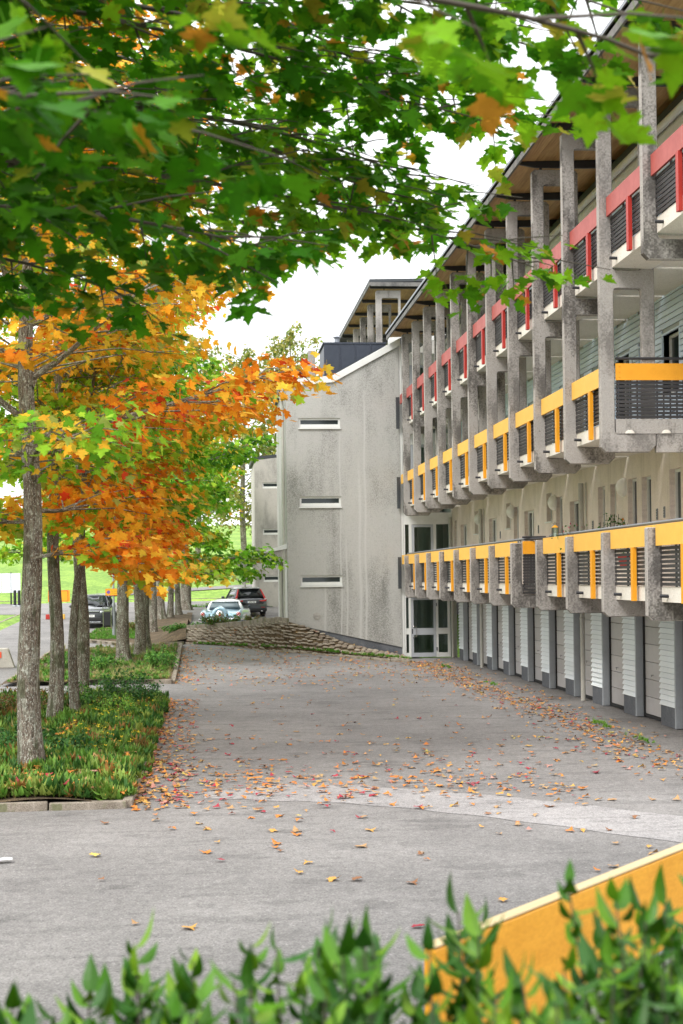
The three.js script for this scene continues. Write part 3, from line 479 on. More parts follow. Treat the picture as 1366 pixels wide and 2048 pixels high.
  mesh('post', rod(P(2.62, s + 0.5, 1.3), P(2.62, s + 0.5, 3.56), 0.07, 10), M.pipe, c); mesh('post', bxs(2.74, 2.82, 1.3, 3.55, s + 0.1, s + 0.2), M.white, c);
  // stair glazing, one front for each floor, facing along the gallery
  const q = s + 0.02;
  mesh('corner_post', bxs(6.955, 7.04, 0, 11.4, q, q + 0.12), M.white, B1); mesh('stair_back', bxs(7.0, 9.0, 0, 11.3, s + 2.3, s + 2.4), M.inner, B1); mesh('stair_core', bxs(7.75, 8.05, 0, 11.3, s + 1.4, s + 1.6), M.inner, B1);
  mesh('stair_wall', bxs(8.86, 9.0, 0, 11.4, s + 0.25, s + 2.3), M.inner, B1);
  for (let f = 0; f < 4; f++) {
    const y0 = f ? FLOORS[f - 1] + 0.12 : 0.05, y1 = f ? y0 + 2.2 : 2.22, e = part(f ? 'stair_window' : 'entrance', B1);
    mesh('floor_slab', bxs(7.05, 8.85, y1 + 0.22, y1 + 0.36, s + 0.2, s + 2.28), M.slab, e);
    const fr = [bxs(7.045, 8.82, y1, y1 + 0.42, q, q + 0.1)];
    if (f) for (const [a, b] of [[7.05, 7.1], [7.24, 7.34], [8.14, 8.24], [8.7, 8.82]]) fr.push(bxs(a, b, y0, y1, q, q + 0.08));
    else for (const [a, b] of [[7.05, 7.1], [7.2, 7.28], [8.2, 8.28], [8.62, 8.72]]) fr.push(bxs(a, b, y0, y1, q, q + 0.08));
    const sides = f ? [[7.1, 7.24], [8.24, 8.7]] : [[7.1, 7.2], [8.28, 8.62]];
    for (const [a, b] of sides) { fr.push(bxs(a, b, y0, y0 + 0.16, q + 0.01, q + 0.07)); if (!f) fr.push(bxs(a, b, 0.88, 1.1, q + 0.01, q + 0.07)); mesh('pane', bxs(a, b, y0 + 0.16, f ? y1 : 0.88, q + 0.035, q + 0.043), M.glass, e); if (!f) mesh('pane', bxs(a, b, 1.1, y1, q + 0.035, q + 0.043), M.glass, e); }
    mesh('frame', G2(fr), M.white, e);
    const [a, b] = f ? [7.345, 8.135] : [7.285, 8.195], leaf = part(f ? 'casement' : 'door', e), w = 0.09;
    mesh('leaf_frame', G2([bxs(a, a + w, y0 + 0.01, y1 - 0.01, q + 0.005, q + 0.06), bxs(b - w, b, y0 + 0.01, y1 - 0.01, q + 0.005, q + 0.06), bxs(a + w, b - w, y1 - 0.01 - w, y1 - 0.01, q + 0.005, q + 0.06), bxs(a + w, b - w, y0 + 0.01, y0 + 0.16, q + 0.005, q + 0.06), ...(f ? [] : [bxs(a + w, b - w, 0.86, 1.1, q + 0.005, q + 0.06)])]), M.grayFrame, leaf);
    for (const [c0, c1] of f ? [[y0 + 0.16, y1 - 0.1]] : [[0.21, 0.86], [1.1, y1 - 0.1]]) mesh('pane', bxs(a + w, b - w, c0, c1, q + 0.03, q + 0.038), M.glass, leaf);
    if (!f) { mesh('handle', tube([P(a + 0.05, q - 0.01, 1.18), P(a + 0.05, q - 0.07, 1.18), P(a + 0.16, q - 0.08, 1.16), P(a + 0.17, q - 0.08, 0.8), P(a + 0.06, q - 0.07, 0.78), P(a + 0.05, q - 0.01, 0.78)], [0.014, 0.014, 0.014, 0.014, 0.014, 0.014], 6), M.chrome, leaf); mesh('lock_plate', bxs(a + 0.03, a + 0.06, 0.9, 1.08, q - 0.004, q + 0.004), M.steel, leaf); for (const y of [0.35, 1.95]) mesh('hinge', bxs(b + 0.0, b + 0.04, y - 0.06, y + 0.06, q - 0.02, q + 0.003), M.rail, leaf); }
  }
  mesh('downpipe', rod(P(8.79, s - 0.05, 0.03), P(8.79, s - 0.05, 2.2), 0.05, 10), M.pipe, B1); mesh('downpipe', rod(P(8.74, s - 0.1, 2.6), P(8.74, s - 0.1, 5.1), 0.05, 10), M.pipe, B1);
  mesh('balcony_slab', bxs(7.045, 8.8, FLOORS[0] - 0.02, FLOORS[0] + 0.1, 50.905, 51.015), M.slab, B1);
}
// ------------------------------------------------------------------ the next apartment building up the slope
{
  const B2 = thing('apartment_building', 'second concrete apartment building higher up the slope behind the stained gable, roofed gallery on top', 'building');
  const fr = extrude((() => { const s = shapeOf([[6.97, 8], [8.0, 8], [8.0, 14.72], [7.03, 14.72], [6.97, 14.66]]); s.holes.push(roundHole(7.22, 7.9, 8.3, 14.4, 0.06)); return s; })(), 0.14, 0.012);
  for (let i = 0; i < 9; i++) mesh('concrete_frame', fr, M.frames[i ? (i + 1) % 4 : 0], B2, 0, 0, -(58 + 3 * i));
  mesh('canopy_roof', extrude(shapeOf([[6.68, 14.98], [9.6, 15.04], [9.6, 15.16], [6.68, 15.1]]), 26).translate(0, 0, -83.5), M.fascia, B2);
  mesh('fascia_board', G2([bxs(6.68, 6.72, 14.86, 15.0, 57.5, 83.5), bxs(6.72, 9.6, 14.82, 14.98, 57.5, 57.56)]), M.fasciaBoard, B2);
  for (let i = 0; i < 9; i++) for (let j = 0; j < 7; j++) if (i < 4) mesh('soffit_board', bxs(6.73 + j * 0.3, 7.02 + j * 0.3, 14.93, 14.95, 57.58 + 3 * i, 60.55 + 3 * i), M.wood[(i + j) % 3], B2);
  for (let i = 0; i < 9; i++) { mesh('roof_beam', bxs(6.75, 9.5, 14.8, 14.93, 57.9 + 3 * i, 57.98 + 3 * i), M.steel, B2); mesh('roof_strut', bxs(7.3, 7.34, 14.72, 14.8, 57.88 + 3 * i, 57.92 + 3 * i), M.steel, B2); }
  mesh('upper_wall', bxs(9.0, 17, 2, 14.6, 57.6, 90), M.gable2, B2);
  // its own gable, seen past the first one
  const sh = shapeOf([[2.84, 1.45], [7.0, 0.6], [7.0, 11.6], [4.6, 10.3], [2.84, 10.1]]), wins = [[3.31, 4.8, 8.4, 8.75], [3.31, 4.8, 5.6, 5.95], [3.31, 4.8, 2.75, 3.12]]; for (const [a, b, c, d] of wins) sh.holes.push(rectHole(a, b, c, d));
  mesh('gable_wall', extrude(sh, 0.3).translate(0, 0, -86.3), M.gable2, B2);
  mesh('gable_plinth', extrude(shapeOf([[2.85, 1.2], [6.99, 0.2], [6.99, 0.65], [2.85, 1.48]]), 0.2).translate(0, 0, -86.22), M.plinth, B2);
  for (const [a, b, c, d] of wins) { const w = part('slit_window', B2); mesh('frame', G2([bxs(a, a + 0.07, c, d, 86.05, 86.12), bxs(b - 0.07, b, c, d, 86.05, 86.12), bxs(a + 0.07, b - 0.07, d - 0.07, d, 86.05, 86.12), bxs(a + 0.07, b - 0.07, c, c + 0.12, 86.05, 86.12)]), M.white, w); mesh('pane', bxs(a + 0.07, b - 0.07, c + 0.12, d - 0.07, 86.08, 86.09), M.darkGlass, w); }
  mesh('side_wall', bxs(2.85, 3.1, 1, 10, 86.3, 93), M.gable2, B2); mesh('tower_roof', extrude(shapeOf([[2.7, 10.1], [4.6, 10.3], [7.2, 11.6], [7.2, 11.8], [4.55, 10.5], [2.7, 10.3]]), 7).translate(0, 0, -93), M.fascia, B2);
  const c = part('entrance_canopy', B2); mesh('canopy_beam', bxs(1.6, 2.84, 3.7, 4.15, 86.6, 88.8), M.gable2, c); mesh('post', rod(P(2.2, 87, 1.1), P(2.2, 87, 3.7), 0.07), M.pipe, c); mesh('brace', rod(P(2.2, 87, 2.6), P(1.0, 87, 3.4), 0.05), M.pipe, c);
}

// ------------------------------------------------------------------ leaves
const mapleHalf = [[0.05, -0.02], [0.18, -0.09], [0.40, -0.07], [0.33, 0.07], [0.42, 0.13], [0.66, 0.27], [0.52, 0.34], [0.53, 0.45], [0.33, 0.44], [0.22, 0.50], [0.29, 0.66], [0.17, 0.70]];
function mapleLeaf(fold, droop, curl, stalk = 0.5) {
  const sh = shapeOf([...mapleHalf, [0, 1], ...mapleHalf.slice().reverse().map(([x, y]) => [-x, y])]), g = new THREE.ShapeGeometry(sh), parts = [g.toNonIndexed()];
  const bend = (p) => { for (let i = 0; i < p.count; i++) { const x = p.getX(i), y = p.getY(i), r = Math.hypot(x, y - 0.25); p.setZ(i, p.getZ(i) - fold * Math.abs(x) * 0.6 - droop * y * y * 0.5 + curl * r * r * Math.sin(3 * Math.atan2(x, y - 0.25) + 1)); } };
  const flatTris = parts[0], pa = flatTris.attributes.position;
  // split every triangle at its middle so that the fold shows
  const out = []; for (let i = 0; i < pa.count; i += 3) { const a = V().fromBufferAttribute(pa, i), b = V().fromBufferAttribute(pa, i + 1), c = V().fromBufferAttribute(pa, i + 2); out.push(a, b, c); }
  if (stalk) { out.push(V(-0.012, 0.02, 0), V(-0.012, -stalk, -0.05), V(0.012, -stalk, -0.05), V(-0.012, 0.02, 0), V(0.012, -stalk, -0.05), V(0.012, 0.02, 0)); }
  const G = new THREE.BufferGeometry().setFromPoints(out); const uv = new Float32Array(out.length * 2); out.forEach((p, i) => { uv[i * 2] = p.x / 1.4 + 0.5; uv[i * 2 + 1] = clamp((p.y + 0.1) / 1.12, 0, 1); }); G.setAttribute('uv', new THREE.BufferAttribute(uv, 2)); bend(G.attributes.position); G.computeVertexNormals(); return G;
}
function oval(len, wid, bend) {   // pointed oval leaf along +y, folded on its midrib
  const n = 5, pts = []; for (let i = 0; i < n; i++) { const t0 = i / n, t1 = (i + 1) / n, w = (t) => wid * Math.sin(PI * Math.pow(t, 0.8)) * (1 - 0.25 * t), p = (t, k) => V(k * w(t), t * len, Math.abs(k) * w(t) * 0.35 - bend * t * t * len); for (const k of [-1, 1]) { const a = p(t0, 0), b = p(t1, 0), c = p(t0, k), d = p(t1, k); k > 0 ? pts.push(a, c, b, b, c, d) : pts.push(a, b, c, b, d, c); } }
  const g = new THREE.BufferGeometry().setFromPoints(pts); g.computeVertexNormals(); const uv = new Float32Array(pts.length * 2); pts.forEach((p, i) => { uv[i * 2] = p.x / len * 0.7 + 0.5; uv[i * 2 + 1] = clamp(p.y / len, 0, 1); }); g.setAttribute('uv', new THREE.BufferAttribute(uv, 2)); return g;
}
const veinTex = tex(256, 256, 1, 1, (u, v) => {   // blade tone with pale veins to the five lobes and small blemishes
  const x = (u - 0.5) * 1.4, y = v * 1.12 - 0.1; let vein = 0;
  for (const [tx, ty] of [[0, 1], [0.66, 0.27], [-0.66, 0.27], [0.4, -0.07], [-0.4, -0.07]]) { const L = Math.hypot(tx, ty), t = clamp((x * tx + y * ty) / L / L, 0, 1), d = Math.hypot(x - tx * t, y - ty * t); vein = Math.max(vein, 1 - ss(0.006, 0.026 - 0.012 * t, d)); const q = (x * tx + y * ty) / L, side = Math.abs(-x * ty + y * tx) / L; if (side < 0.2 && q > 0.05 && q < L) vein = Math.max(vein, 0.45 * (1 - ss(0.003, 0.014, Math.abs(((q - side * 0.8) * 9 % 1 + 1) % 1 - 0.5) / 9))); }
  const n = fbm(u, v, 8, 4, 160), spot = ss(0.70, 0.76, fbm(u, v, 7, 3, 166)); let c = 0.94 + 0.16 * (n - 0.5); c = lerp(c, 1.0, vein * 0.7); return [c - spot * 0.06, c - spot * 0.14, c - spot * 0.12];
});
const leafMat = () => new THREE.MeshPhysicalMaterial({ color: 0xffffff, map: veinTex, roughness: 0.7, specularIntensity: 0.13, transmission: 0.48, thickness: 0, side: THREE.DoubleSide });
const M_leaf = leafMat(), M_dry = std({ color: 0xffffff, map: veinTex, roughness: 0.8, side: THREE.DoubleSide }), M_green = new THREE.MeshPhysicalMaterial({ color: 0xffffff, roughness: 0.6, specularIntensity: 0.4, transmission: 0.3, thickness: 0, side: THREE.DoubleSide });
function instanced(name, geo, mat, items, parent, kind = 'stuff') {    // items: [matrix, colour]
  const im = new THREE.InstancedMesh(geo, mat, items.length); items.forEach(([m, c], i) => { im.setMatrixAt(i, m); im.setColorAt(i, c); });
  im.name = parent === scene ? numbered(name) : name; im.userData.kind = kind; im.castShadow = im.receiveShadow = true; parent.add(im); return im;
}
const pick = (r, list) => { let t = r() * list.reduce((a, b) => a + b[0], 0); for (const l of list) if ((t -= l[0]) <= 0) return l; return list[0]; };
const vary = (r, c, a = 0.2) => { const k = 1 + (r() - 0.5) * 2 * a; return lin(c[0] * k * (1 + (r() - 0.5) * a), c[1] * k, c[2] * k); };
const _e = new THREE.Euler(), _q = new THREE.Quaternion();
// leaf lying in a spray: stalk towards the twig, tip outwards and down, face mostly up
function leafMatrix(r, pos, out, size, tilt = 0.5) {
  const az = Math.atan2(out.x, out.z) + (r() - 0.5) * 1.8, pitch = PI / 2 + 0.15 + Math.abs(r() + r() - 0.5) * tilt * 1.5, rollA = (r() - 0.5) * 2 * tilt;
  _q.setFromEuler(_e.set(pitch, az, rollA, 'YXZ')); const s = size * (0.7 + 0.55 * r());
  return new THREE.Matrix4().compose(pos, _q.clone(), V(s, s, s));
}
const C = { orange: [0.86, 0.29, 0.02], amber: [0.92, 0.46, 0.03], gold: [0.92, 0.62, 0.06], red: [0.72, 0.085, 0.025], rust: [0.48, 0.13, 0.03], olive: [0.34, 0.38, 0.035], lime: [0.38, 0.62, 0.04], green: [0.17, 0.42, 0.022], deep: [0.07, 0.22, 0.018], pale: [0.42, 0.50, 0.10], brown: [0.22, 0.11, 0.04] };
const leafG = [mapleLeaf(0.35, 0.3, 0.06), mapleLeaf(0.15, 0.5, 0.1)];

function maple({ X, s, label, height, base, R, r0, seed, limbs = 15, subs = 12, per = 19, size = 0.15, palette, lean = [0, 0], group, sq = 1, lowReach = 0.62 }) {
  const r = rngOf(seed), gy = gnd(X, s) + 0.04, t = thing('maple_tree', label, 'tree', P(X, s, gy), 0, group), items = [];
  const axis = (h) => V(lean[0] * h * h / height / 3 + 0.05 * Math.sin(h * 1.3 + seed), h, lean[1] * h * h / height / 3 + 0.05 * Math.cos(h * 1.1 + seed));
  const rad = (h) => r0 * (1 + 0.45 * Math.exp(-h / 0.22)) * Math.max(0.08, 1 - 0.78 * Math.pow(h / height, 0.9));
  const n = 26, tp = [], tr = []; for (let i = 0; i <= n; i++) { const h = -0.1 + (height + 0.1) * Math.pow(i / n, 1.25); tp.push(axis(Math.max(0, h)).setY(h)); tr.push(rad(Math.max(0, h))); }
  const k1 = r() * 6, k2 = r() * 6; mesh('trunk', tube(tp, tr, 18, (a, h) => 1 + 0.05 * Math.sin(a * 3 + k1 + h * 0.7) + 0.035 * Math.sin(a * 7 + h * 2.3 + k2) + 0.03 * Math.sin(a * 5 - h * 6), false), M.bark, t);
  for (let i = 0; i < limbs; i++) {
    const q = i / (limbs - 1), h = lerp(base, height * 0.93, Math.pow(q, 0.9)), az = i * 2.4 + r() * 0.7, el = lerp(0.12, 1.05, q) + (r() - 0.5) * 0.25, reach = R * (0.62 + 0.38 * Math.sin(PI * Math.min(1, 0.35 + q * 0.72))) * (1 - 0.45 * q * q) * (0.82 + 0.36 * r()) * sq * lerp(lowReach, 1, ss(0, 0.22, q));
    const d = V(Math.cos(az) * Math.cos(el), Math.sin(el), Math.sin(az) * Math.cos(el)), p0 = axis(h), at = (u) => p0.clone().addScaledVector(d, reach * u).add(V(0.12 * Math.sin(u * 5 + i), -0.35 * u * u * (1 - q) * reach * 0.25 + 0.1 * Math.sin(u * 4 + i * 2), 0.12 * Math.cos(u * 4 + i)));
    const lp = [], lr = [], r1 = Math.min(rad(h) * 0.45, 0.016 + reach * 0.009); for (let j = 0; j <= 7; j++) { lp.push(at(j / 7)); lr.push(r1 * (1 - 0.85 * j / 7)); }
    const pieces = [tube(lp, lr, 7, null, false)], tone = palette(r, q, V(d.x, q, d.z));
    const spray = (pos, dir, m) => { const tone2 = r() < 0.3 ? palette(r, q, V(d.x, q, d.z)) : tone; for (let k = 0; k < m; k++) { const off = V((r() + r() - 1) * 0.55, (r() + r() - 1) * 0.26, (r() + r() - 1) * 0.55); items.push([leafMatrix(r, pos.clone().add(off), off.clone().addScaledVector(dir, 0.5), size, 0.95), vary(r, pick(r, tone2)[1], 0.22)]); } };
    for (let j = 0; j < subs; j++) {
      const u = 0.1 + 0.9 * (j + r() * 0.6) / subs, o = at(u), side = j % 2 ? 1 : -1, a2 = az + side * (0.5 + 0.7 * r()), e2 = el * 0.5 + (r() - 0.45) * 0.5, L = 0.5 + (1.1 - u) * reach * 0.42 * (0.6 + 0.7 * r()), d2 = V(Math.cos(a2) * Math.cos(e2), Math.sin(e2), Math.sin(a2) * Math.cos(e2));
      const sp = [o, o.clone().addScaledVector(d2, L * 0.5).add(V(0, 0.05, 0)), o.clone().addScaledVector(d2, L).add(V(0, -0.06, 0))]; pieces.push(tube(sp, [0.016, 0.011, 0.005], 5, null, false));
      spray(sp[1], d2, Math.round(per * 0.7)); spray(sp[2], d2, per); if (L > 1.1) spray(sp[1].clone().lerp(sp[2], 0.5), d2, Math.round(per * 0.7));
    }
    spray(at(1), d, per);
    mesh('limb', G2(pieces), M.bark, t);
  }
  instanced('crown', leafG[seed % 2], M_leaf, items, t); return items.length;
}
const flame = (g) => (r, q, d) => { const k = r(), red = (0.04 + (d.x > 0.35 && q < 0.6 ? 0.16 : 0)) * (1 - g), grn = 0.2 + g * 0.5 + (q > 0.75 ? 0.1 : 0); return k < red ? [[4, C.red], [5, C.orange], [2, C.amber]] : k < red + grn ? (r() < 0.5 ? [[5, C.green], [6, C.lime], [1, C.pale]] : [[5, C.lime], [4, C.gold], [2, C.amber], [1, C.olive]]) : k < red + grn + 0.2 ? [[5, C.orange], [6, C.amber], [2, C.gold]] : [[5, C.amber], [7, C.gold], [2, C.pale], [1, C.lime]]; };
const greenish = (r) => r() < 0.22 ? [[3, C.lime], [2, C.pale], [2, C.gold], [1, C.amber]] : r() < 0.3 ? [[4, C.lime], [3, C.green], [1, C.olive]] : [[5, C.green], [2, C.deep], [3, C.lime]];
let nl = 0;
nl += maple({ X: -2.67, s: 21.7, label: 'orange maple with the thickest lichen-spotted trunk, at the kerb corner of the first bed', height: 13, base: 3.3, R: 4.4, r0: 0.185, seed: 3, lowReach: 0.42, limbs: 30, subs: 13, per: 19, palette: flame(0), lean: [0.02, 0] });
nl += maple({ X: -3.08, s: 28.85, label: 'orange maple with knobbly dark bark, second trunk along the first bed', height: 12.5, base: 3.5, R: 4.3, r0: 0.155, seed: 6, lowReach: 0.5, limbs: 21, palette: flame(0.4), lean: [0.1, 0.1] });
nl += maple({ X: -2.8, s: 29.9, label: 'slender young maple trunk with gold leaves between two thicker trunks', height: 8.5, base: 3.6, R: 3.2, r0: 0.11, seed: 9, limbs: 16, subs: 10, palette: flame(0.5), lean: [0.25, 0] });
nl += maple({ X: -3.02, s: 34.2, label: 'straight pale-barked maple at the far end of the first bed', height: 12.5, base: 3.8, R: 4.4, r0: 0.17, seed: 12, limbs: 21, palette: flame(0.75) });
nl += maple({ X: -2.79, s: 47.54, label: 'stout leaning maple in front of the trunk cluster in the second bed', height: 11, lowReach: 0.95, base: 3.0, R: 4.4, r0: 0.23, seed: 16, limbs: 15, size: 0.17, palette: greenish, lean: [-0.3, 0] });
nl += maple({ X: -2.42, s: 49.6, label: 'grey maple trunk in the middle of the cluster in the second bed', height: 11.5, lowReach: 0.95, base: 3.0, R: 4.6, r0: 0.2, seed: 19, limbs: 15, size: 0.17, palette: greenish });
nl += maple({ X: -2.3, s: 52.6, label: 'dark maple trunk at the back of the cluster in the second bed', height: 10.5, lowReach: 0.95, base: 3.0, R: 4.5, r0: 0.19, seed: 22, limbs: 14, size: 0.17, palette: greenish });
nl += maple({ X: -2.48, s: 63.0, label: 'maple on bare soil behind the sign post', height: 10, base: 4.0, R: 4.4, r0: 0.2, seed: 25, limbs: 13, subs: 9, per: 11, size: 0.26, palette: greenish });
nl += maple({ X: -2.44, s: 72.9, label: 'reddish-barked maple beside the parking area', height: 10, base: 4.2, R: 4.2, r0: 0.26, seed: 28, limbs: 12, subs: 9, per: 11, size: 0.26, palette: greenish });
nl += maple({ X: -2.0, s: 74.6, label: 'thin pale maple trunk beside the reddish-barked one', height: 9.5, base: 4.4, R: 4.0, r0: 0.17, seed: 31, limbs: 11, subs: 9, per: 11, size: 0.26, palette: greenish });
nl += maple({ X: -1.62, s: 76.6, label: 'thin grey maple trunk next to the leafy low hedge', height: 9.5, base: 4.3, R: 4.0, r0: 0.17, seed: 34, limbs: 11, subs: 9, per: 11, size: 0.26, palette: greenish });
nl += maple({ X: -1.35, s: 83.5, label: 'broad forked maple at the edge of the lawn', height: 10, base: 3.6, R: 4.4, r0: 0.35, seed: 37, limbs: 12, subs: 9, per: 11, size: 0.26, palette: greenish });
nl += maple({ X: -9.4, s: 26, label: 'green maple across the side road, its boughs showing over the first bed', height: 10.5, base: 3.2, R: 4.6, r0: 0.2, seed: 43, limbs: 18, palette: greenish });

// birches behind the roofs
function birch(X, s, height, seed, label) {
  const r = rngOf(seed), gy = gnd(X, s), t = thing('birch_tree', label, 'tree', P(X, s, gy), 0, 'birches behind the roofs'), items = [], pieces = [];
  mesh('trunk', tube([0, 0.3, 0.6, 0.85, 1].map((q) => V(0.3 * Math.sin(q * 4 + seed), q * height, 0)), [0.28, 0.22, 0.15, 0.07, 0.02], 10), M.bark, t);
  for (let i = 0; i < 46; i++) {
    const q = 0.25 + 0.75 * i / 46, az = i * 2.4, L = (1.2 + 3.0 * Math.sin(PI * Math.min(1, q * 0.9 + 0.05))) * (0.7 + 0.5 * r()), a = V(0, q * height, 0), b = V(Math.cos(az) * L, q * height + L * 0.35, Math.sin(az) * L); pieces.push(tube([a, b], [0.04, 0.01], 5, null, false));
    for (let j = 0; j < 12; j++) { const p = a.clone().lerp(b, 0.2 + 0.8 * r()), hang = 0.5 + 1.5 * r(); for (let k = 0; k < 10; k++) { const off = V((r() - 0.5) * 0.7, -hang * r(), (r() - 0.5) * 0.7); items.push([leafMatrix(r, p.clone().add(off), off, 0.3, 1.2), vary(r, pick(r, [[4, [0.36, 0.40, 0.10]], [4, [0.46, 0.42, 0.12]], [3, [0.22, 0.32, 0.07]]])[1], 0.2)]); } }
  }
  mesh('branch', G2(pieces), M.twig, t); instanced('crown', oval(1, 0.4, 0.2), M_leaf, items, t);
}
birch(3.0, 112, 18.5, 60, 'pale yellow birch crown beyond the low gable roof'); birch(6.6, 116, 20.5, 61, 'taller pale birch crown beside the roof chimney'); birch(10, 108, 17.5, 62, 'pale birch behind the dark roof box'); birch(-1.0, 120, 20, 63, 'yellow-green birch half hidden behind the maple row'); birch(-8, 150, 17, 64, 'birch high on the lawn slope'); birch(-16, 155, 18, 65, 'birch on the lawn beyond the white screen');

// ------------------------------------------------------------------ big maple overhanging the bank, its trunk outside the picture
{
  const K = 1.5, sc = (X, s, Y) => P(X * K, s * K, 3 + (Y - 3) * K), O = V(-5.3, 1.0, -4.6), r = rngOf(91), t = thing('maple_tree', 'large green maple whose leafy boughs overhang the yard from above the bank', 'tree', O), L = (X, s, Y) => sc(X, s, Y).sub(O);
  mesh('trunk', tube([0, 0.4, 1, 2, 3.2, 4.6, 6.2, 8.2].map((h) => V(0.1 * Math.sin(h), h - 0.1, 0.08 * Math.cos(h))), [0.42, 0.34, 0.3, 0.29, 0.26, 0.22, 0.15, 0.05], 18, (a, h) => 1 + 0.05 * Math.sin(a * 4 + h)), M.bark, t);
  const boughs = [  // from height on the trunk, through a mid point, to the end; leafiness and tones
    [2.2, [-1.4, 4.3, 4.25], [0.25, 5.2, 4.2], 1.0, 0], [2.5, [-0.8, 5.4, 4.75], [1.55, 6.6, 4.45], 1.15, 2], [3.2, [-1.0, 3.6, 5.0], [1.35, 4.3, 4.72], 0.8, 1], [3.0, [-0.9, 5.0, 5.0], [0.75, 7.4, 4.95], 1.1, 0],
    [3.4, [-1.4, 5.5, 5.4], [0.2, 8.2, 5.5], 1.0, 1], [2.7, [-1.5, 4.6, 4.6], [-0.4, 6.4, 4.75], 1.1, 0], [2.3, [-1.6, 3.6, 4.2], [-0.25, 4.4, 4.4], 0.9, 0], [3.6, [-0.6, 5.6, 5.7], [1.35, 7.9, 5.6], 1.2, 1],
    [3.0, [-2.0, 5.5, 5.0], [-0.95, 8.6, 5.3], 1.0, 1], [3.1, [-1.0, 4.8, 5.1], [0.95, 5.9, 4.95], 1.2, 0], [2.6, [-2.4, 6.5, 4.8], [-1.25, 11.0, 5.15], 1.2, 2], [3.8, [-1.2, 4.6, 5.9], [0.6, 6.2, 5.7], 1.1, 0], [4.2, [-1.5, 5.5, 6.4], [0.4, 7.4, 6.6], 1, 1], [3.7, [-0.4, 4.4, 5.5], [1.55, 5.6, 5.35], 1.0, 1], [4.0, [-2.2, 4.2, 5.6], [-1.0, 5.6, 5.5], 1.0, 0], [3.3, [-2.6, 6.4, 5.4], [-1.6, 9.6, 5.9], 1.0, 1], [4.6, [-2.4, 3.2, 6.8], [-0.6, 4.6, 6.9], 1, 0], [3.5, [-0.9, 6.0, 5.4], [0.75, 9.4, 6.0], 1.0, 1], [2.4, [-0.9, 2.5, 3.9], [-0.2, 3.1, 4.0], 0.5, 0], [3.4, [-0.3, 4.6, 5.3], [1.2, 5.3, 5.0], 0.8, 1], [3.5, [-0.5, 4.8, 5.4], [1.0, 5.7, 5.2], 0.8, 0], [3.2, [-0.3, 5.4, 5.3], [1.4, 6.4, 5.08], 0.9, 2], [2.8, [-0.6, 5.2, 4.9], [0.85, 6.2, 4.62], 1.0, 1], [2.9, [-0.3, 5.6, 5.0], [1.15, 6.7, 4.8], 1.0, 1], [2.7, [-0.8, 5.4, 4.7], [0.42, 6.9, 4.6], 1.0, 2], [2.3, [-1.6, 5.0, 4.35], [-0.35, 6.6, 4.3], 1.0, 0], [2.2, [-2.0, 5.0, 4.2], [-0.95, 6.2, 4.25], 0.9, 1], [3.0, [-0.2, 2.7, 4.25], [1.0, 2.95, 4.08], 0.25, 2],
  ];
  const tones = [[[5, [0.045, 0.19, 0.004]], [4, [0.09, 0.29, 0.007]], [0.6, [0.26, 0.3, 0.015]], [0.25, [0.6, 0.3, 0.02]]], [[4, [0.10, 0.29, 0.008]], [3, [0.05, 0.19, 0.005]], [2, [0.21, 0.42, 0.012]], [0.6, [0.36, 0.32, 0.03]]], [[5, [0.22, 0.46, 0.012]], [4, [0.11, 0.31, 0.008]], [0.7, [0.6, 0.26, 0.03]], [0.5, [0.42, 0.42, 0.04]]]];
  const all = [];
  boughs.forEach(([h, m, e, dens, tone], bi) => {
    const a = V(0.05, 3 + (h - 1.8) * K - O.y, 0), b = L(m[0], m[1], m[2]), c = L(e[0], e[1], e[2]), curve = new THREE.QuadraticBezierCurve3(a, b.clone().multiplyScalar(1.35).sub(a.clone().add(c).multiplyScalar(0.175)), c), pts = curve.getPoints(12), len = curve.getLength();
    const pieces = [tube(pts, pts.map((_, i) => 0.03 * (1 - 0.84 * i / 12)), 7, null, false)];
    const n = Math.round(47 * dens);
    for (let j = 0; j < n; j++) {
      const u = 0.2 + 0.8 * (j + r()) / n, o = curve.getPoint(u), T = curve.getTangent(u), sideV = V(-T.z, 0, T.x).normalize().multiplyScalar(j % 2 ? 1 : -1), dir = T.clone().multiplyScalar(0.75).addScaledVector(sideV, 0.5 + 0.8 * r()).add(V(0, (r() - 0.6) * 0.7, 0)).normalize(), l = (0.3 + 0.75 * r()) * (1.25 - 0.5 * u);
      const q = o.clone().addScaledVector(dir, l).add(V(0, -0.05 * l, 0)); pieces.push(tube([o, o.clone().lerp(q, 0.5).add(V(0, 0.02, 0)), q], [0.008, 0.005, 0.0025], 5, null, false));
      const k = 8 + Math.floor(r() * 5);
      for (let i = 0; i < k; i++) { const w = 0.3 + 0.7 * (i + r()) / k, p = o.clone().lerp(q, w), off = V((r() - 0.5) * 0.17, -0.02 - 0.09 * r(), (r() - 0.5) * 0.17); all.push([leafMatrix(r, p.add(off), off.clone().addScaledVector(dir, 0.06), 0.115, 0.65), pick(r, tones[tone])[1], O.clone().add(p)]); }
    }
    mesh('bough', G2(pieces), M.twig, t);
  });
  // the leaves nearest to the yard's edge one by one, the others as the crown
  const cols = Array.from({ length: 12 }, (_, i) => i), mats = tones.flat().map(([, c]) => { const m = leafMat(); m.color = lin(...c); return m; }), key = new Map(tones.flat().map(([, c], i) => [c, mats[i]]));
  const cam = V(0, 3, 0), fw = V(Math.sin(0.0933), 0, -Math.cos(0.0933)), seen = (p) => { const d = p.clone().sub(cam), z = d.dot(fw); return Math.abs(d.x * Math.cos(0.0933) + d.z * Math.sin(0.0933)) < z * 0.27 && d.y < z * 0.43; };
  const order = all.map((x, i) => [i, seen(x[2]) ? x[2].distanceTo(cam) : 99]).sort((a, b) => a[1] - b[1]), near = new Set(order.slice(0, 300).map((x) => x[0]));
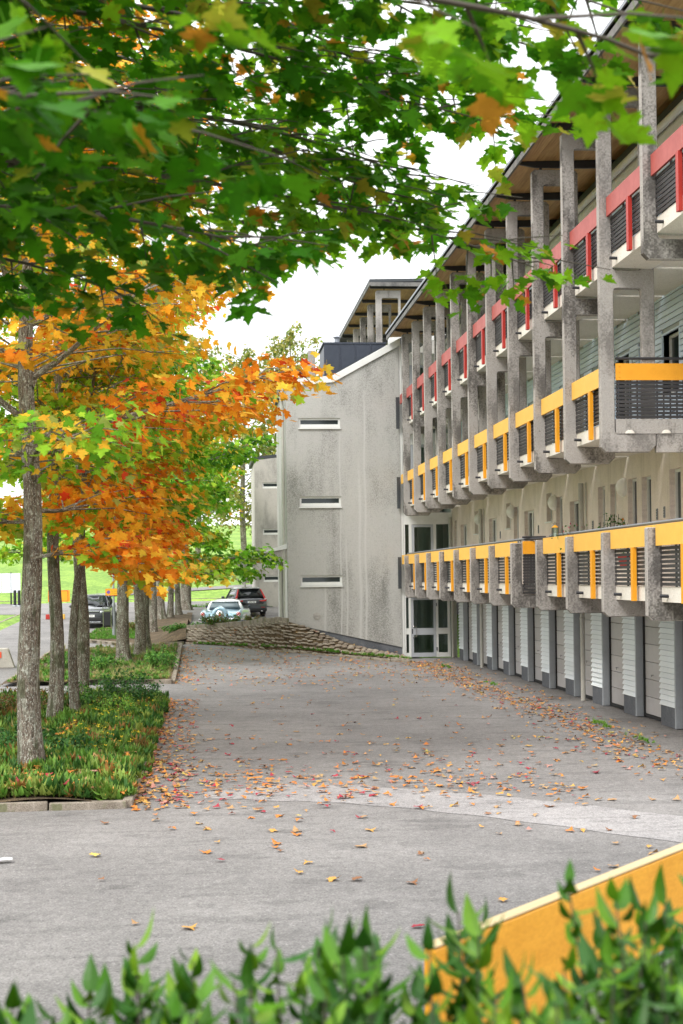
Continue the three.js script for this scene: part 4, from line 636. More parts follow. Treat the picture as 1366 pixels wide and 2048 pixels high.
  for (const i of near) { const o = mesh('leaf', leafG[i % 2], key.get(all[i][1]), t); all[i][0].decompose(o.position, o.quaternion, o.scale); }
  instanced('crown', leafG[0], M_leaf, all.filter((_, i) => !near.has(i)).map(([m, c]) => [m, vary(r, c, 0.2)]), t);
  console.log('leaves', nl, all.length);
}

// ------------------------------------------------------------------ shrubs, ground cover, hedge
const smallLeaf = oval(1, 0.3, 0.25);
function shrub(X, s, h, w, n, seed, cols, label, name = 'shrub', leaf = 0.07, y = null, dep = w) {
  const r = rngOf(seed), gy = y ?? gnd(X, s) + 0.1, t = thing(name, label, 'shrub', P(X, s, gy)), items = [], st = [];
  for (let i = 0; i < 22; i++) { const a = r() * 2 * PI, q = Math.sqrt(r()), tip = V(Math.cos(a) * q * w, h * (0.55 + 0.5 * r()) * (1 - 0.35 * q * q), Math.sin(a) * q * dep); st.push(tube([V(tip.x * 0.25, -0.05, tip.z * 0.25), tip.clone().multiplyScalar(0.6).add(V(0, h * 0.05, 0)), tip], [0.008, 0.006, 0.002], 4, null, false)); for (let k = 0; k < n / 22; k++) { const u = 0.2 + 0.85 * Math.pow(r(), 0.7), p = V(tip.x * (0.25 + 0.75 * u), tip.y * u, tip.z * (0.25 + 0.75 * u)), off = V((r() - 0.5) * 0.3 * w, (r() - 0.5) * 0.16, (r() - 0.5) * 0.3 * dep); p.add(off); if (p.y < 0.01) p.y = 0.01; items.push([leafMatrix(r, p, off, leaf, 1.0), vary(r, pick(r, cols)[1], 0.25)]); } }
  mesh('stem', G2(st), M.twig, t); instanced('foliage', smallLeaf, M_green, items, t);
}
const cg = [[4, [0.07, 0.21, 0.03]], [3, [0.13, 0.30, 0.04]], [1, [0.22, 0.38, 0.06]]], cd = [[4, [0.035, 0.13, 0.03]], [3, [0.07, 0.20, 0.04]], [1, [0.14, 0.26, 0.06]]], cr = [[3, [0.26, 0.17, 0.06]], [3, [0.14, 0.22, 0.04]], [1, [0.36, 0.18, 0.06]]], cy = [[4, [0.20, 0.42, 0.05]], [2, [0.30, 0.48, 0.07]], [1, [0.10, 0.28, 0.03]]];
shrub(-1.85, 32.9, 0.95, 0.75, 1500, 201, cd, 'tall dark green shrub at the far corner of the first bed', 'shrub', 0.07, null, 1.6);
shrub(-2.6, 32.2, 0.75, 0.8, 1100, 202, cg, 'loose green shrub behind the slender trunks of the first bed', 'shrub', 0.07, null, 1.2);
shrub(-1.85, 30.2, 0.5, 0.6, 1000, 203, cy, 'light green weedy shrub with yellow flower heads in the first bed', 'shrub', 0.06, null, 1.6);
shrub(-3.9, 31, 0.7, 0.9, 1100, 204, cr, 'red-brown tinged shrub left of the knobbly trunk', 'shrub', 0.07, null, 1.6);
shrub(-3.2, 24.4, 0.5, 0.6, 1000, 205, cd, 'dark green shrub behind the thickest trunk', 'shrub', 0.08, null, 1.0);
shrub(-2.2, 23.6, 0.38, 0.5, 800, 206, cd, 'low dark shrub beside the thickest trunk', 'shrub', 0.08);
shrub(-1.55, 45.2, 0.75, 0.55, 1200, 207, cg, 'round bright shrub at the edge of the second bed', 'shrub', 0.08, null, 0.9);
shrub(-3.3, 45.0, 0.65, 0.7, 1000, 208, cg, 'green shrub left of the leaning trunk in the second bed', 'shrub', 0.08, null, 0.9);
shrub(-4.6, 45.0, 0.6, 0.5, 700, 209, cg, 'green shrub between the two rows of slender trunks', 'shrub', 0.08);
shrub(-3.2, 64.6, 0.5, 0.7, 700, 210, cr, 'red-brown shrub beside the waste bin', 'shrub', 0.1, null, 1.0);
shrub(-1.0, 57.2, 0.42, 0.95, 1500, 211, cg, 'bright green clipped cushion of ground cover left of the vintage car', 'shrub', 0.09, 0.86, 0.5);
shrub(0.5, 55.2, 0.5, 0.8, 1200, 212, [[3, [0.24, 0.2, 0.06]], [4, [0.14, 0.28, 0.05]]], 'brown-tipped low shrub behind the crest kerb, below the spare wheel', 'shrub', 0.09, 1.2, 0.35);
shrub(1.6, 53.9, 0.4, 0.5, 700, 213, [[3, [0.26, 0.19, 0.07]], [2, [0.14, 0.26, 0.05]]], 'small brown shrub by the crest kerb near the canopy post', 'shrub', 0.08, 1.26, 0.3);
shrub(1.0, 86.5, 0.7, 3.2, 2200, 214, cy, 'long leafy low hedge between the parking area and the lawn', 'low_hedge', 0.16, 0.9, 0.8);
{
  // grass and weeds: one mass in each bed
  const blade = (() => { const pts = []; const r = rngOf(7); for (let i = 0; i < 13; i++) { const a = r() * 6.28, l = 0.5 + 0.5 * r(), o = 0.6 * r() + 0.15, w = 0.02, dx = Math.cos(a), dz = Math.sin(a), m = V(dx * o * 0.4, l * 0.6, dz * o * 0.4), e = V(dx * o, l, dz * o); pts.push(V(-dz * w, 0, dx * w), V(dz * w, 0, -dx * w), m.clone().add(V(dz * w * 0.7, 0, -dx * w * 0.7)), V(-dz * w, 0, dx * w), m.clone().add(V(dz * w * 0.7, 0, -dx * w * 0.7)), m.clone().add(V(-dz * w * 0.7, 0, dx * w * 0.7)), m.clone().add(V(-dz * w * 0.7, 0, dx * w * 0.7)), m.clone().add(V(dz * w * 0.7, 0, -dx * w * 0.7)), e); } const g = new THREE.BufferGeometry().setFromPoints(pts); g.computeVertexNormals(); return g; })();
  const rw = rngOf(17), weed = G2(Array.from({ length: 13 }, (_, i) => oval(0.45 + 0.55 * rw(), 0.13 + 0.08 * rw(), 0.3).rotateX(0.55 + 0.95 * rw()).rotateY(i * 2.4 + rw()).translate((rw() - 0.5) * 0.5, 0.55 * rw(), (rw() - 0.5) * 0.5)));
  const flower = G2([0, 1, 2, 3].map((i) => oval(0.9, 0.3, 0.1).rotateX(1.2).rotateY(i * 1.57).translate(0, 3.2, 0)));
  const cover = (name, label, n, seed, area, hgt, gcols, wcols, gs, ws) => {
    const r = rngOf(seed), A = [], B = []; for (let i = 0; i < n; i++) { const [X, s] = area(r), y = hgt(X, s), k = vn(X * 0.8 + 50, s * 0.5, 64, 5), m = (sz) => new THREE.Matrix4().compose(P(X, s, y), _q.setFromEuler(_e.set((r() - 0.5) * 0.4, r() * 6.28, (r() - 0.5) * 0.4)).clone(), V(sz, sz * (0.7 + 0.5 * r()), sz)); if (r() < 0.7 + 0.8 * (k - 0.5)) B.push([m(ws * (0.6 + 0.7 * r())), vary(r, pick(r, wcols)[1], 0.25)]); else A.push([m(gs * (0.6 + 0.7 * r())), vary(r, pick(r, gcols)[1], 0.25)]); }
    const o = new THREE.Group(); o.name = numbered(name); o.userData = { kind: 'stuff', label }; scene.add(o); instanced('grass', blade, M_green, A, o); instanced('weeds', weed, M_green, B, o);
  };
  const gc = [[3, [0.16, 0.29, 0.04]], [3, [0.25, 0.36, 0.07]], [2, [0.36, 0.32, 0.12]]], wc = [[3, [0.06, 0.17, 0.03]], [3, [0.14, 0.29, 0.04]], [2, [0.27, 0.37, 0.07]], [0.7, [0.33, 0.18, 0.05]]];
  cover('ground_cover', 'grass and broad weeds filling the first planted bed', 5200, 301, (r) => [lerp(-5.4, -1.2, Math.pow(r(), 0.75)), lerp(18.98, 35, Math.pow(r(), 1.4))], bedH(beds[0]), gc, wc, 0.24, 0.2);
  cover('ground_cover', 'dry yellowish grass and weeds in the second planted bed', 2200, 302, (r) => [lerp(-5.7, -1.2, r()), lerp(41.1, 54, Math.pow(r(), 1.3))], bedH(beds[1]), [[3, [0.44, 0.40, 0.17]], [2, [0.26, 0.36, 0.08]]], [[3, [0.13, 0.30, 0.04]], [1, [0.38, 0.34, 0.12]]], 0.26, 0.12);
  { const r = rngOf(330), it = []; for (let i = 0; i < 170; i++) { const X = lerp(-2.6, -1.2, r()), s = lerp(23, 33, r()), k = 0.035 * (0.7 + 0.6 * r()); it.push([new THREE.Matrix4().compose(P(X, s, bedH(beds[0])(X, s) + 0.12 * r() + 0.08), _q.setFromEuler(_e.set((r() - 0.5) * 0.8, r() * 6, (r() - 0.5) * 0.8)).clone(), V(k, k, k)), vary(r, [0.8, 0.62, 0.03], 0.15)]); } const o = instanced('yellow_flowers', flower, M_green, it, scene); o.userData.label = 'tiny yellow flower heads among the weeds of the first bed'; }
  cover('ground_cover', 'weeds spilling over the kerb of the first bed', 420, 306, (r) => [-1.08 + (r() - 0.75) * 0.35, lerp(19.1, 35, r())], (X, s) => gnd(X, s) + (X > -1.02 ? 0.0 : 0.1), gc, wc, 0.2, 0.14);
  cover('grass_tuft', 'green weeds sprouting along the foot of the cobbled bank', 260, 303, (r) => { const p = onBank(Math.pow(r(), 1.2) * 0.95, 0.03 + 0.16 * r() * r()); return [p.x, -p.z]; }, (X, s) => 0.05 + onBank(clamp((7.0 - X) / 8, 0, 1), 0.08).y, [[3, [0.22, 0.40, 0.06]], [1, [0.34, 0.38, 0.10]]], [[1, [0.14, 0.32, 0.04]]], 0.16, 0.1);
  cover('grass_tuft', 'grass sprouting from the edge of the garage pavement', 90, 304, (r) => { const c = pick(r, [[1, 24.6], [2, 27.2], [2, 45.6], [1, 38]])[1]; return [7.62 + (r() - 0.5) * 0.16, c + (r() + r() - 1) * 1.0]; }, () => 0.03, [[3, [0.20, 0.38, 0.05]]], [[1, [0.16, 0.34, 0.04]]], 0.13, 0.06);
  cover('grass_tuft', 'mown grass strip round the foot of the sign post', 900, 305, (r) => [lerp(-5.1, -3.0, r()), lerp(59, 66, r())], (X, s) => gnd(X, s) + 0.1, [[3, [0.24, 0.42, 0.06]], [1, [0.32, 0.42, 0.08]]], [[1, [0.14, 0.32, 0.04]]], 0.14, 0.08);
}
// clipped hedge on the bank in front of the camera
{
  const r = rngOf(411), t = thing('hedge', 'leafy green hedge shoots along the top of the bank', 'hedge', P(0.3, 3.1, 1.34)), leaves = [], stems = [], geo = [oval(1, 0.23, 0.3), oval(1, 0.27, 0.15), oval(1, 0.2, 0.6)];
  const cols = [[0.026, 0.095, 0.004], [0.045, 0.145, 0.005], [0.08, 0.21, 0.007], [0.028, 0.105, 0.012], [0.15, 0.29, 0.014]], mats = cols.map((c) => { const m = new THREE.MeshPhysicalMaterial({ color: lin(...c), roughness: 0.45, specularIntensity: 0.45, transmission: 0.25, thickness: 0, side: THREE.DoubleSide }); return m; });
  for (let i = 0; i < 270; i++) {
    const x = -1.5 + 3.2 * (i + r()) / 270, dz = (r() - 0.5) * 0.9, rise = 0.67 + 0.10 * ss(-0.7, 0.0, x) + 0.11 * ss(0.3, 0.8, x) + 0.04 * ss(0.7, 1.0, x), h = rise + 0.3 * (r() - 0.6) - 0.12 * Math.abs(dz), lean = V((r() - 0.5) * 0.25, 0, (r() - 0.5) * 0.2);
    const at = (u) => V(x + lean.x * u * h, u * h, dz + lean.z * u * h); stems.push(tube([at(0), at(0.5), at(1)], [0.006, 0.0045, 0.002], 5, null, false));
    const n = 9 + Math.floor(h * 20); for (let k = 0; k < n; k++) { const u = 0.42 + 0.58 * (k + 0.5) / n, p = at(u), a = k * 2.5 + r(), up = u > 0.97 ? 0.35 + 0.8 * r() : 0.8 + 0.95 * r(), sz = 0.06 + 0.05 * r(); const q = new THREE.Quaternion().setFromEuler(new THREE.Euler(up, a, 0, 'YXZ')); leaves.push([new THREE.Matrix4().compose(p, q, V(sz, sz, sz)), Math.floor(r() * 5), u + (dz > 0 ? 0.4 : 0)]); }
  }
  stems.forEach((g) => mesh('stem', g, M.twig, t));
  const ord = leaves.map((l, i) => [i, l[2]]).sort((a, b) => b[1] - a[1]), near = new Set(ord.slice(0, 300).map((x) => x[0])), rest = [];
  leaves.forEach(([m, c], i) => { if (near.has(i)) { const o = mesh('leaf', geo[i % 3], mats[c], t); m.decompose(o.position, o.quaternion, o.scale); } else rest.push([m, vary(r, cols[c], 0.2)]); });
  instanced('foliage', geo[0], new THREE.MeshPhysicalMaterial({ color: 0xffffff, roughness: 0.45, specularIntensity: 0.45, transmission: 0.25, thickness: 0, side: THREE.DoubleSide }), rest, t); console.log('hedge', leaves.length);
}
// ------------------------------------------------------------------ fallen leaves
{
  const geo = [mapleLeaf(0.25, -0.15, 0.3, 0.35), mapleLeaf(-0.2, 0.15, -0.35, 0.4), mapleLeaf(0.5, -0.3, 0.3, 0.3), mapleLeaf(0.1, -0.05, 0.2, 0.45)], r = rngOf(500);
  const tones = [['tan', [0.46, 0.27, 0.12]], ['orange', [0.60, 0.21, 0.03]], ['brown', [0.27, 0.12, 0.05]], ['amber', [0.62, 0.33, 0.07]], ['crimson', [0.36, 0.03, 0.05]], ['pale pink', [0.50, 0.23, 0.18]], ['yellow', [0.60, 0.45, 0.10]]];
  const mats = tones.map(([, c]) => std({ color: lin(...c), map: veinTex, roughness: 0.8, side: THREE.DoubleSide })), w = [4, 4, 2.2, 3, 1.6, 1.2, 0.6], L = [];
  const put = (X, s, y, bias = null, sz = 0.088) => { let k = pick(r, w.map((x, i) => [x * (bias === i ? 3 : 1), i]))[1]; if (s > 33 && k === 4 && r() < 0.7) k = 1; const size = sz * (0.6 + 0.8 * r()); L.push([new THREE.Matrix4().compose(P(X, s, y + 0.02 + 0.012 * r()), _q.setFromEuler(_e.set(-PI / 2 + (r() - 0.5) * 0.4, 0, 0)).clone().premultiply(new THREE.Quaternion().setFromAxisAngle(V(0, 1, 0), r() * 6.28)), V(size, size, size)), k, Math.hypot(X, s)]); };
  const g = (X, s) => (X > 7.66 ? 0.035 : gnd(X, s));
  for (let i = 0; i < 640; i++) { const s = lerp(18.6, 35.4, Math.pow(r(), 1.1)), X = -1.02 + Math.pow(r(), 2.2) * 0.75; put(X, s, g(X, s)); }                    // swept along the first bed
  for (let i = 0; i < 150; i++) { const s = lerp(40.8, 54, r()), X = -1.0 + Math.pow(r(), 2) * 0.7; put(X, s, g(X, s), 1); }
  for (let i = 0; i < 420; i++) { const X = lerp(-0.6, 5.2, Math.pow(r(), 1.25)), s = 20.6 + (r() + r() + r() - 1.5) * 2.4 - X * 0.12; put(X, s, 0.005, i % 3 ? 1 : 4); }  // drift by the mended strip
  for (let i = 0; i < 240; i++) { const X = lerp(-0.8, 7.2, r()), s = 23.4 + (r() + r() - 1) * 4.2; put(X, s, 0, i % 3 ? null : 4); }
  for (let i = 0; i < 95; i++) { const X = lerp(-1.4, 7.6, r()), s = lerp(9.5, 18.5, Math.pow(r(), 0.6)); put(X, s, 0, i % 2 ? 0 : 3, 0.105); }
  for (let i = 0; i < 150; i++) { const X = lerp(-0.9, 7.6, r()), s = lerp(26, 40, r()); put(X, s, 0); }
  for (let i = 0; i < 900; i++) { const X = lerp(-0.9, 7.4, r()), s = lerp(39, 52, Math.pow(r(), 0.8)); if (s > 48.6 + (7 - X) * 0.55) continue; put(X, s, g(X, s)); }
  for (let i = 0; i < 1300; i++) { const s = lerp(19, 49, Math.pow(r(), 0.8)), X = 7.25 + (r() + r() + r() - 1.5) * 0.85; if (X < 8.7) put(X, s, g(X, s), i % 2 ? 2 : 0); }       // along the garage pavement
  for (let i = 0; i < 90; i++) { const u = r(), p = onBank(u, Math.pow(r(), 1.5)); put(p.x, -p.z, p.y + 0.06); }
  for (let i = 0; i < 420; i++) { const X = lerp(-4.6, -1.2, Math.pow(r(), 0.6)), s = lerp(19, 27, Math.pow(r(), 1.3)); put(X, s, bedH(beds[0])(X, s) + 0.1 + 0.06 * r(), 1, 0.13); }
  L.sort((a, b) => a[2] - b[2]);
  const names = { tan: 'dry tan maple leaf lying curled on the grey asphalt', orange: 'orange maple leaf fallen on the grey asphalt', brown: 'dull brown maple leaf shrivelled on the asphalt', amber: 'amber maple leaf fallen on the asphalt', crimson: 'dark crimson maple leaf fallen on the asphalt', 'pale pink': 'pale pinkish maple leaf lying underside up on the asphalt', yellow: 'yellowish maple leaf fallen on the asphalt' };
  const inBed = (m) => m.elements[12] < -1.12 && -m.elements[14] > 18.9 && -m.elements[14] < 35.2;
  const single = [], rest = []; for (const l of L) (single.length < 300 && !inBed(l[0]) ? single : rest).push(l);
  single.forEach(([m, k], i) => { const o = mesh('fallen_leaf', geo[i % 4], mats[k]); m.decompose(o.position, o.quaternion, o.scale); tag(o, names[tones[k][0]], 'leaf', 'fallen ' + tones[k][0] + ' leaves on the asphalt'); });
  const o = new THREE.Group(); o.name = 'fallen_leaves'; o.userData = { kind: 'stuff', label: 'litter of small fallen leaves over the yard and beds' }; scene.add(o);
  for (let j = 0; j < 4; j++) instanced('leaf_litter', geo[j], M_dry, rest.filter((_, i) => i % 4 === j).map(([m, k]) => [m, vary(r, tones[k][1], 0.25)]), o);
  console.log('fallen', L.length);
}

// ------------------------------------------------------------------ vehicles
const carPaint = (r, g, b, rough = 0.35) => new THREE.MeshPhysicalMaterial({ color: lin(r, g, b), roughness: rough, metalness: 0.3, clearcoat: 1, clearcoatRoughness: 0.05 });
const M_tyre = std({ color: lin(0.018, 0.018, 0.019), roughness: 0.9 }), M_rim = std({ color: lin(0.4, 0.41, 0.43), roughness: 0.3, metalness: 0.9 }), M_tint = std({ color: lin(0.02, 0.024, 0.026), roughness: 0.04, metalness: 0 }), M_red = std({ color: lin(0.5, 0.02, 0.015), roughness: 0.15 }), M_lens = std({ color: lin(0.75, 0.77, 0.8), roughness: 0.1, metalness: 0.4 }), M_trim = std({ color: lin(0.015, 0.015, 0.016), roughness: 0.6 });
function loftGeo(rings, close = true) {            // rings of half outlines [x, y, z], mirrored in x, smooth
  const full = rings.map((h) => [...h, ...h.slice().reverse().filter(([x]) => x > 1e-4).map(([x, y, z]) => [-x, y, z])]), n = full[0].length, pos = [], idx = [];
  for (const f of full) for (const p of f) pos.push(...p);
  for (let i = 0; i < full.length - 1; i++) for (let j = 0; j < n; j++) { const a = i * n + j, b = i * n + (j + 1) % n, c = a + n, d = b + n; idx.push(a, b, c, b, d, c); }
  if (close) for (const [row, flip] of [[0, 0], [full.length - 1, 1]]) for (let j = 1; j < n - 1; j++) { const o = row * n; flip ? idx.push(o, o + j, o + j + 1) : idx.push(o, o + j + 1, o + j); }
  const g = new THREE.BufferGeometry(); g.setAttribute('position', new THREE.Float32BufferAttribute(pos, 3)); g.setIndex(idx); g.computeVertexNormals(); g.setAttribute('uv', new THREE.Float32BufferAttribute(new Float32Array(pos.length / 3 * 2), 2)); return g;
}
const bodyRing = (z, w, yb, belt, top) => [[0, yb, z], [w * 0.82, yb, z], [w * 0.97, yb + 0.1, z], [w, yb + 0.24, z], [w * 1.0, (yb + belt) / 2 + 0.08, z], [w * 0.985, belt - 0.06, z], [w * 0.94, belt, z], [w * 0.6, top, z], [0, top + 0.012, z]];
function wheel(parent, x, y, z, R) {
  const w = part('wheel', parent, x, y, z), tyre = new THREE.LatheGeometry([[R * 0.62, -0.1], [R * 0.93, -0.105], [R, -0.07], [R, 0.07], [R * 0.93, 0.105], [R * 0.62, 0.1]].map(([a, b]) => new THREE.Vector2(a, b)), 24).rotateZ(PI / 2); mesh('tyre', tyre, M_tyre, w);
  const rim = [new THREE.CylinderGeometry(R * 0.62, R * 0.62, 0.08, 20).rotateZ(PI / 2)]; for (let i = 0; i < 5; i++) rim.push(new THREE.BoxGeometry(0.03, R * 0.56, 0.07).translate(0, R * 0.3, 0).rotateX(i * 1.2566).translate(Math.sign(x) * 0.07, 0, 0)); mesh('rim', G2(rim), M_rim, w);
}
function glasshouse(base, roof, y0, y1, crown) {   // base and roof: half outlines [x, z] from the front middle to the rear middle
  const ring = (o, y) => o.map(([x, z]) => [x, y, z]); const rings = [ring(base, y0), ring(base.map(([x, z], i) => [lerp(x, roof[i][0], 0.55), lerp(z, roof[i][1], 0.5)]), lerp(y0, y1, 0.52)), ring(roof, y1)];
  return loftGeo(rings, true);
}
function roofGeo(roof, y1, crown) { const r1 = roof.map(([x, z]) => [x * 1.02, y1 - 0.035, z * 1.01]), r2 = roof.map(([x, z]) => [x * 0.99, y1 + 0.02, z * 0.985]), r3 = roof.map(([x, z]) => [x * 0.55, y1 + crown, z * 0.75]); return loftGeo([r1, r2, r3], true); }
function plate(parent, text, x, y, z, turn, w = 0.52, h = 0.11) {
  const c = document.createElement('canvas'); c.width = 256; c.height = 56; const g = c.getContext('2d'); g.fillStyle = '#e8e8e4'; g.fillRect(0, 0, 256, 56); g.fillStyle = '#2a3f90'; g.fillRect(0, 0, 20, 56); g.fillStyle = '#222'; g.font = 'bold 44px sans-serif'; g.textAlign = 'center'; g.fillText(text, 138, 44);
  const t = new THREE.CanvasTexture(c); t.colorSpace = THREE.SRGBColorSpace; const o = mesh('number_plate', new THREE.BoxGeometry(w, h, 0.015), [M.white, M.white, M.white, M.white, std({ map: t, roughness: 0.5 }), M.white], parent, x, y, z); o.rotation.y = turn; return o;
}
// dark electric SUV seen from the front, standing on the far road
{
  const c = thing('parked_car', 'dark grey compact SUV facing the yard on the far road, behind the slim trunks', 'car', P(-5.55, 69.8, gnd(-5.5, 69) - 0.02), -0.03), paint = carPaint(0.045, 0.048, 0.056);
  mesh('body', loftGeo([bodyRing(2.12, 0.62, 0.34, 0.68, 0.7), bodyRing(2.06, 0.8, 0.27, 0.78, 0.8), bodyRing(1.85, 0.885, 0.24, 0.86, 0.9), bodyRing(1.5, 0.905, 0.24, 0.93, 0.98), bodyRing(0.95, 0.91, 0.24, 0.99, 1.04), bodyRing(0, 0.91, 0.24, 1.0, 1.03), bodyRing(-1.4, 0.91, 0.24, 1.02, 1.04), bodyRing(-1.95, 0.87, 0.28, 1.02, 1.04), bodyRing(-2.1, 0.76, 0.36, 0.98, 1.0)]), paint, c);
  const base = [[0, 1.05], [0.55, 1.0], [0.79, 0.82], [0.83, 0.1], [0.83, -1.2], [0.74, -1.9], [0, -2.0]], roof = [[0, 0.22], [0.42, 0.2], [0.6, 0.1], [0.63, -0.3], [0.62, -1.2], [0.54, -1.62], [0, -1.7]];
  mesh('windows', glasshouse(base, roof, 0.98, 1.5, 0.05), M_tint, c); mesh('roof', roofGeo(roof, 1.5, 0.06), paint, c);
  for (const k of [-1, 1]) {
    mesh('pillar', G2([tube([V(k * 0.77, 0.99, 0.92), V(k * 0.7, 1.26, 0.52), V(k * 0.6, 1.49, 0.14)], [0.035, 0.03, 0.03], 6), tube([V(k * 0.835, 0.99, -0.35), V(k * 0.64, 1.49, -0.3)], [0.035, 0.03], 6), tube([V(k * 0.82, 0.99, -1.5), V(k * 0.6, 1.49, -1.45)], [0.07, 0.05], 6)]), paint, c);
    mesh('roof_rail', tube([V(k * 0.57, 1.52, 0.05), V(k * 0.59, 1.575, -0.1), V(k * 0.59, 1.575, -1.3), V(k * 0.55, 1.53, -1.5)], [0.018, 0.018, 0.018, 0.018], 6), M.chrome, c);
    const m = part('mirror', c, k * 1.0, 1.02, 0.62); mesh('mirror_shell', new RoundedBoxGeometry(0.22, 0.14, 0.12, 3, 0.05), paint, m); mesh('mirror_arm', new THREE.BoxGeometry(0.12, 0.03, 0.05), M_trim, m, -k * 0.12, -0.06, 0);
    const h = part('headlight', c, k * 0.66, 0.75, 2.0); h.rotation.y = k * 0.45; mesh('lens', new RoundedBoxGeometry(0.36, 0.12, 0.1, 3, 0.04), M_lens, h); mesh('surround', new RoundedBoxGeometry(0.4, 0.16, 0.08, 3, 0.03), M_trim, h, 0, 0, -0.02); mesh('fog_light', new THREE.BoxGeometry(0.12, 0.1, 0.06), M_trim, c, k * 0.7, 0.45, 2.05);
    for (const z of [1.32, -1.32]) { wheel(c, k * 0.81, 0.33, z, 0.33); mesh('wheel_arch', new THREE.TorusGeometry(0.36, 0.035, 6, 20, PI).rotateY(PI / 2), M_trim, c, k * 0.905, 0.34, z); }
  }
  mesh('grille', new RoundedBoxGeometry(0.95, 0.06, 0.06, 2, 0.02), M_trim, c, 0, 0.74, 2.1); mesh('bonnet_trim', new THREE.BoxGeometry(0.9, 0.02, 0.05), M.chrome, c, 0, 0.785, 2.09); mesh('lower_grille', new RoundedBoxGeometry(1.15, 0.16, 0.06, 2, 0.03), M_trim, c, 0, 0.42, 2.1); mesh('skid_plate', new RoundedBoxGeometry(1.1, 0.035, 0.07, 2, 0.015), M.chrome, c, 0, 0.29, 2.09); mesh('bonnet', loftGeo([[[0, 0.84, 2.0], [0.5, 0.82, 1.98]], [[0, 1.0, 1.5], [0.6, 0.99, 1.48]], [[0, 1.06, 0.98], [0.66, 1.04, 0.95]]], false), paint, c);
  mesh('aerial', rod(V(0.0, 1.54, -1.4), V(0, 1.78, -1.5), 0.008, 5), M_trim, c); plate(c, 'LUF 21F', 0, 0.58, 2.125, 0);
}
// vintage pale blue coupe with white hardtop, seen from behind
{
  const c = thing('vintage_car', 'pale blue vintage coupe with white hardtop and a spare wheel on its tail', 'car', P(0.78, 62.6, 0.8), -0.13 + PI), paint = carPaint(0.33, 0.50, 0.62, 0.3), white = carPaint(0.78, 0.79, 0.8, 0.35);
  const ring = (z, w, yb, belt, top, fin) => [[0, yb, z], [w * 0.85, yb, z], [w * 0.98, yb + 0.1, z], [w, yb + 0.25, z], [w * 0.99, belt + fin - 0.08, z], [w * 0.93, belt + fin, z], [w * 0.84, belt + fin * 0.7, z], [w * 0.72, belt, z], [0, top, z]];
  mesh('body', loftGeo([ring(2.15, 0.7, 0.38, 0.62, 0.66, 0), ring(2.0, 0.84, 0.3, 0.74, 0.8, 0.02), ring(1.4, 0.89, 0.25, 0.82, 0.9, 0.02), ring(0.6, 0.89, 0.25, 0.85, 0.93, 0), ring(-0.6, 0.89, 0.25, 0.86, 0.92, 0.02), ring(-1.5, 0.89, 0.26, 0.82, 0.88, 0.07), ring(-2.0, 0.875, 0.3, 0.76, 0.8, 0.09), ring(-2.22, 0.84, 0.36, 0.66, 0.7, 0.1)]), paint, c);
  const base = [[0, 0.62], [0.5, 0.58], [0.7, 0.42], [0.74, 0], [0.74, -0.5], [0.64, -0.95], [0, -1.12]], roof = [[0, 0.12], [0.4, 0.1], [0.55, 0.02], [0.58, -0.15], [0.58, -0.4], [0.5, -0.68], [0, -0.78]];
  mesh('windows', glasshouse(base, roof, 0.86, 1.2, 0), std({ color: lin(0.16, 0.2, 0.22), roughness: 0.05 }), c); mesh('hardtop', roofGeo(roof.map(([x, z]) => [x * 1.06, z * 1.06 - 0.02]), 1.2, 0.1), white, c);
  for (const k of [-1, 1]) {
    mesh('hardtop_pillar', tube([V(k * 0.7, 0.86, -0.62), V(k * 0.66, 1.04, -0.58), V(k * 0.56, 1.2, -0.5)], [0.09, 0.07, 0.05], 8), white, c); mesh('windscreen_pillar', tube([V(k * 0.68, 0.87, 0.46), V(k * 0.54, 1.2, 0.05)], [0.025, 0.025], 6), M.chrome, c);
    const l = part('tail_light', c, k * 0.76, 0.68, -2.22); mesh('ring', new THREE.TorusGeometry(0.092, 0.02, 8, 20), M.chrome, l, 0, 0, -0.02); mesh('lens', new THREE.SphereGeometry(0.085, 16, 10).scale(1, 1, 0.6), M_red, l, 0, 0, -0.01); mesh('reflector', new THREE.TorusGeometry(0.045, 0.01, 6, 16), M.chrome, l, 0, 0, -0.055);
    mesh('mirror', new THREE.SphereGeometry(0.06, 10, 8).scale(1, 1, 0.6), M.metalDark, c, k * 0.95, 0.96, 0.5);
    for (const z of [1.35, -1.3]) wheel(c, k * 0.78, 0.33, z, 0.33);
  }
  const sp = part('spare_wheel', c, 0, 0.66, -2.42); mesh('tyre_cover', new THREE.TorusGeometry(0.25, 0.1, 12, 28), paint, sp); mesh('hub_cap', new THREE.SphereGeometry(0.19, 18, 10).scale(1, 1, 0.35), M.chrome, sp, 0, 0, -0.06); mesh('hub_badge', new THREE.SphereGeometry(0.05, 10, 8).scale(1, 1, 0.5), M_red, sp, 0, 0, -0.13);
  const b = part('rear_bumper', c); mesh('blade', tube([V(-0.92, 0.46, -1.95), V(-0.86, 0.46, -2.34), V(-0.4, 0.46, -2.42), V(0.4, 0.46, -2.42), V(0.86, 0.46, -2.34), V(0.92, 0.46, -1.95)], [0.06, 0.065, 0.065, 0.065, 0.065, 0.06], 8), M.chrome, b); mesh('side_trim', G2([-1, 1].map((k) => tube([V(k * 0.9, 0.62, 1.6), V(k * 0.905, 0.6, -1.9)], [0.012, 0.012], 5))), M.chrome, b);
}
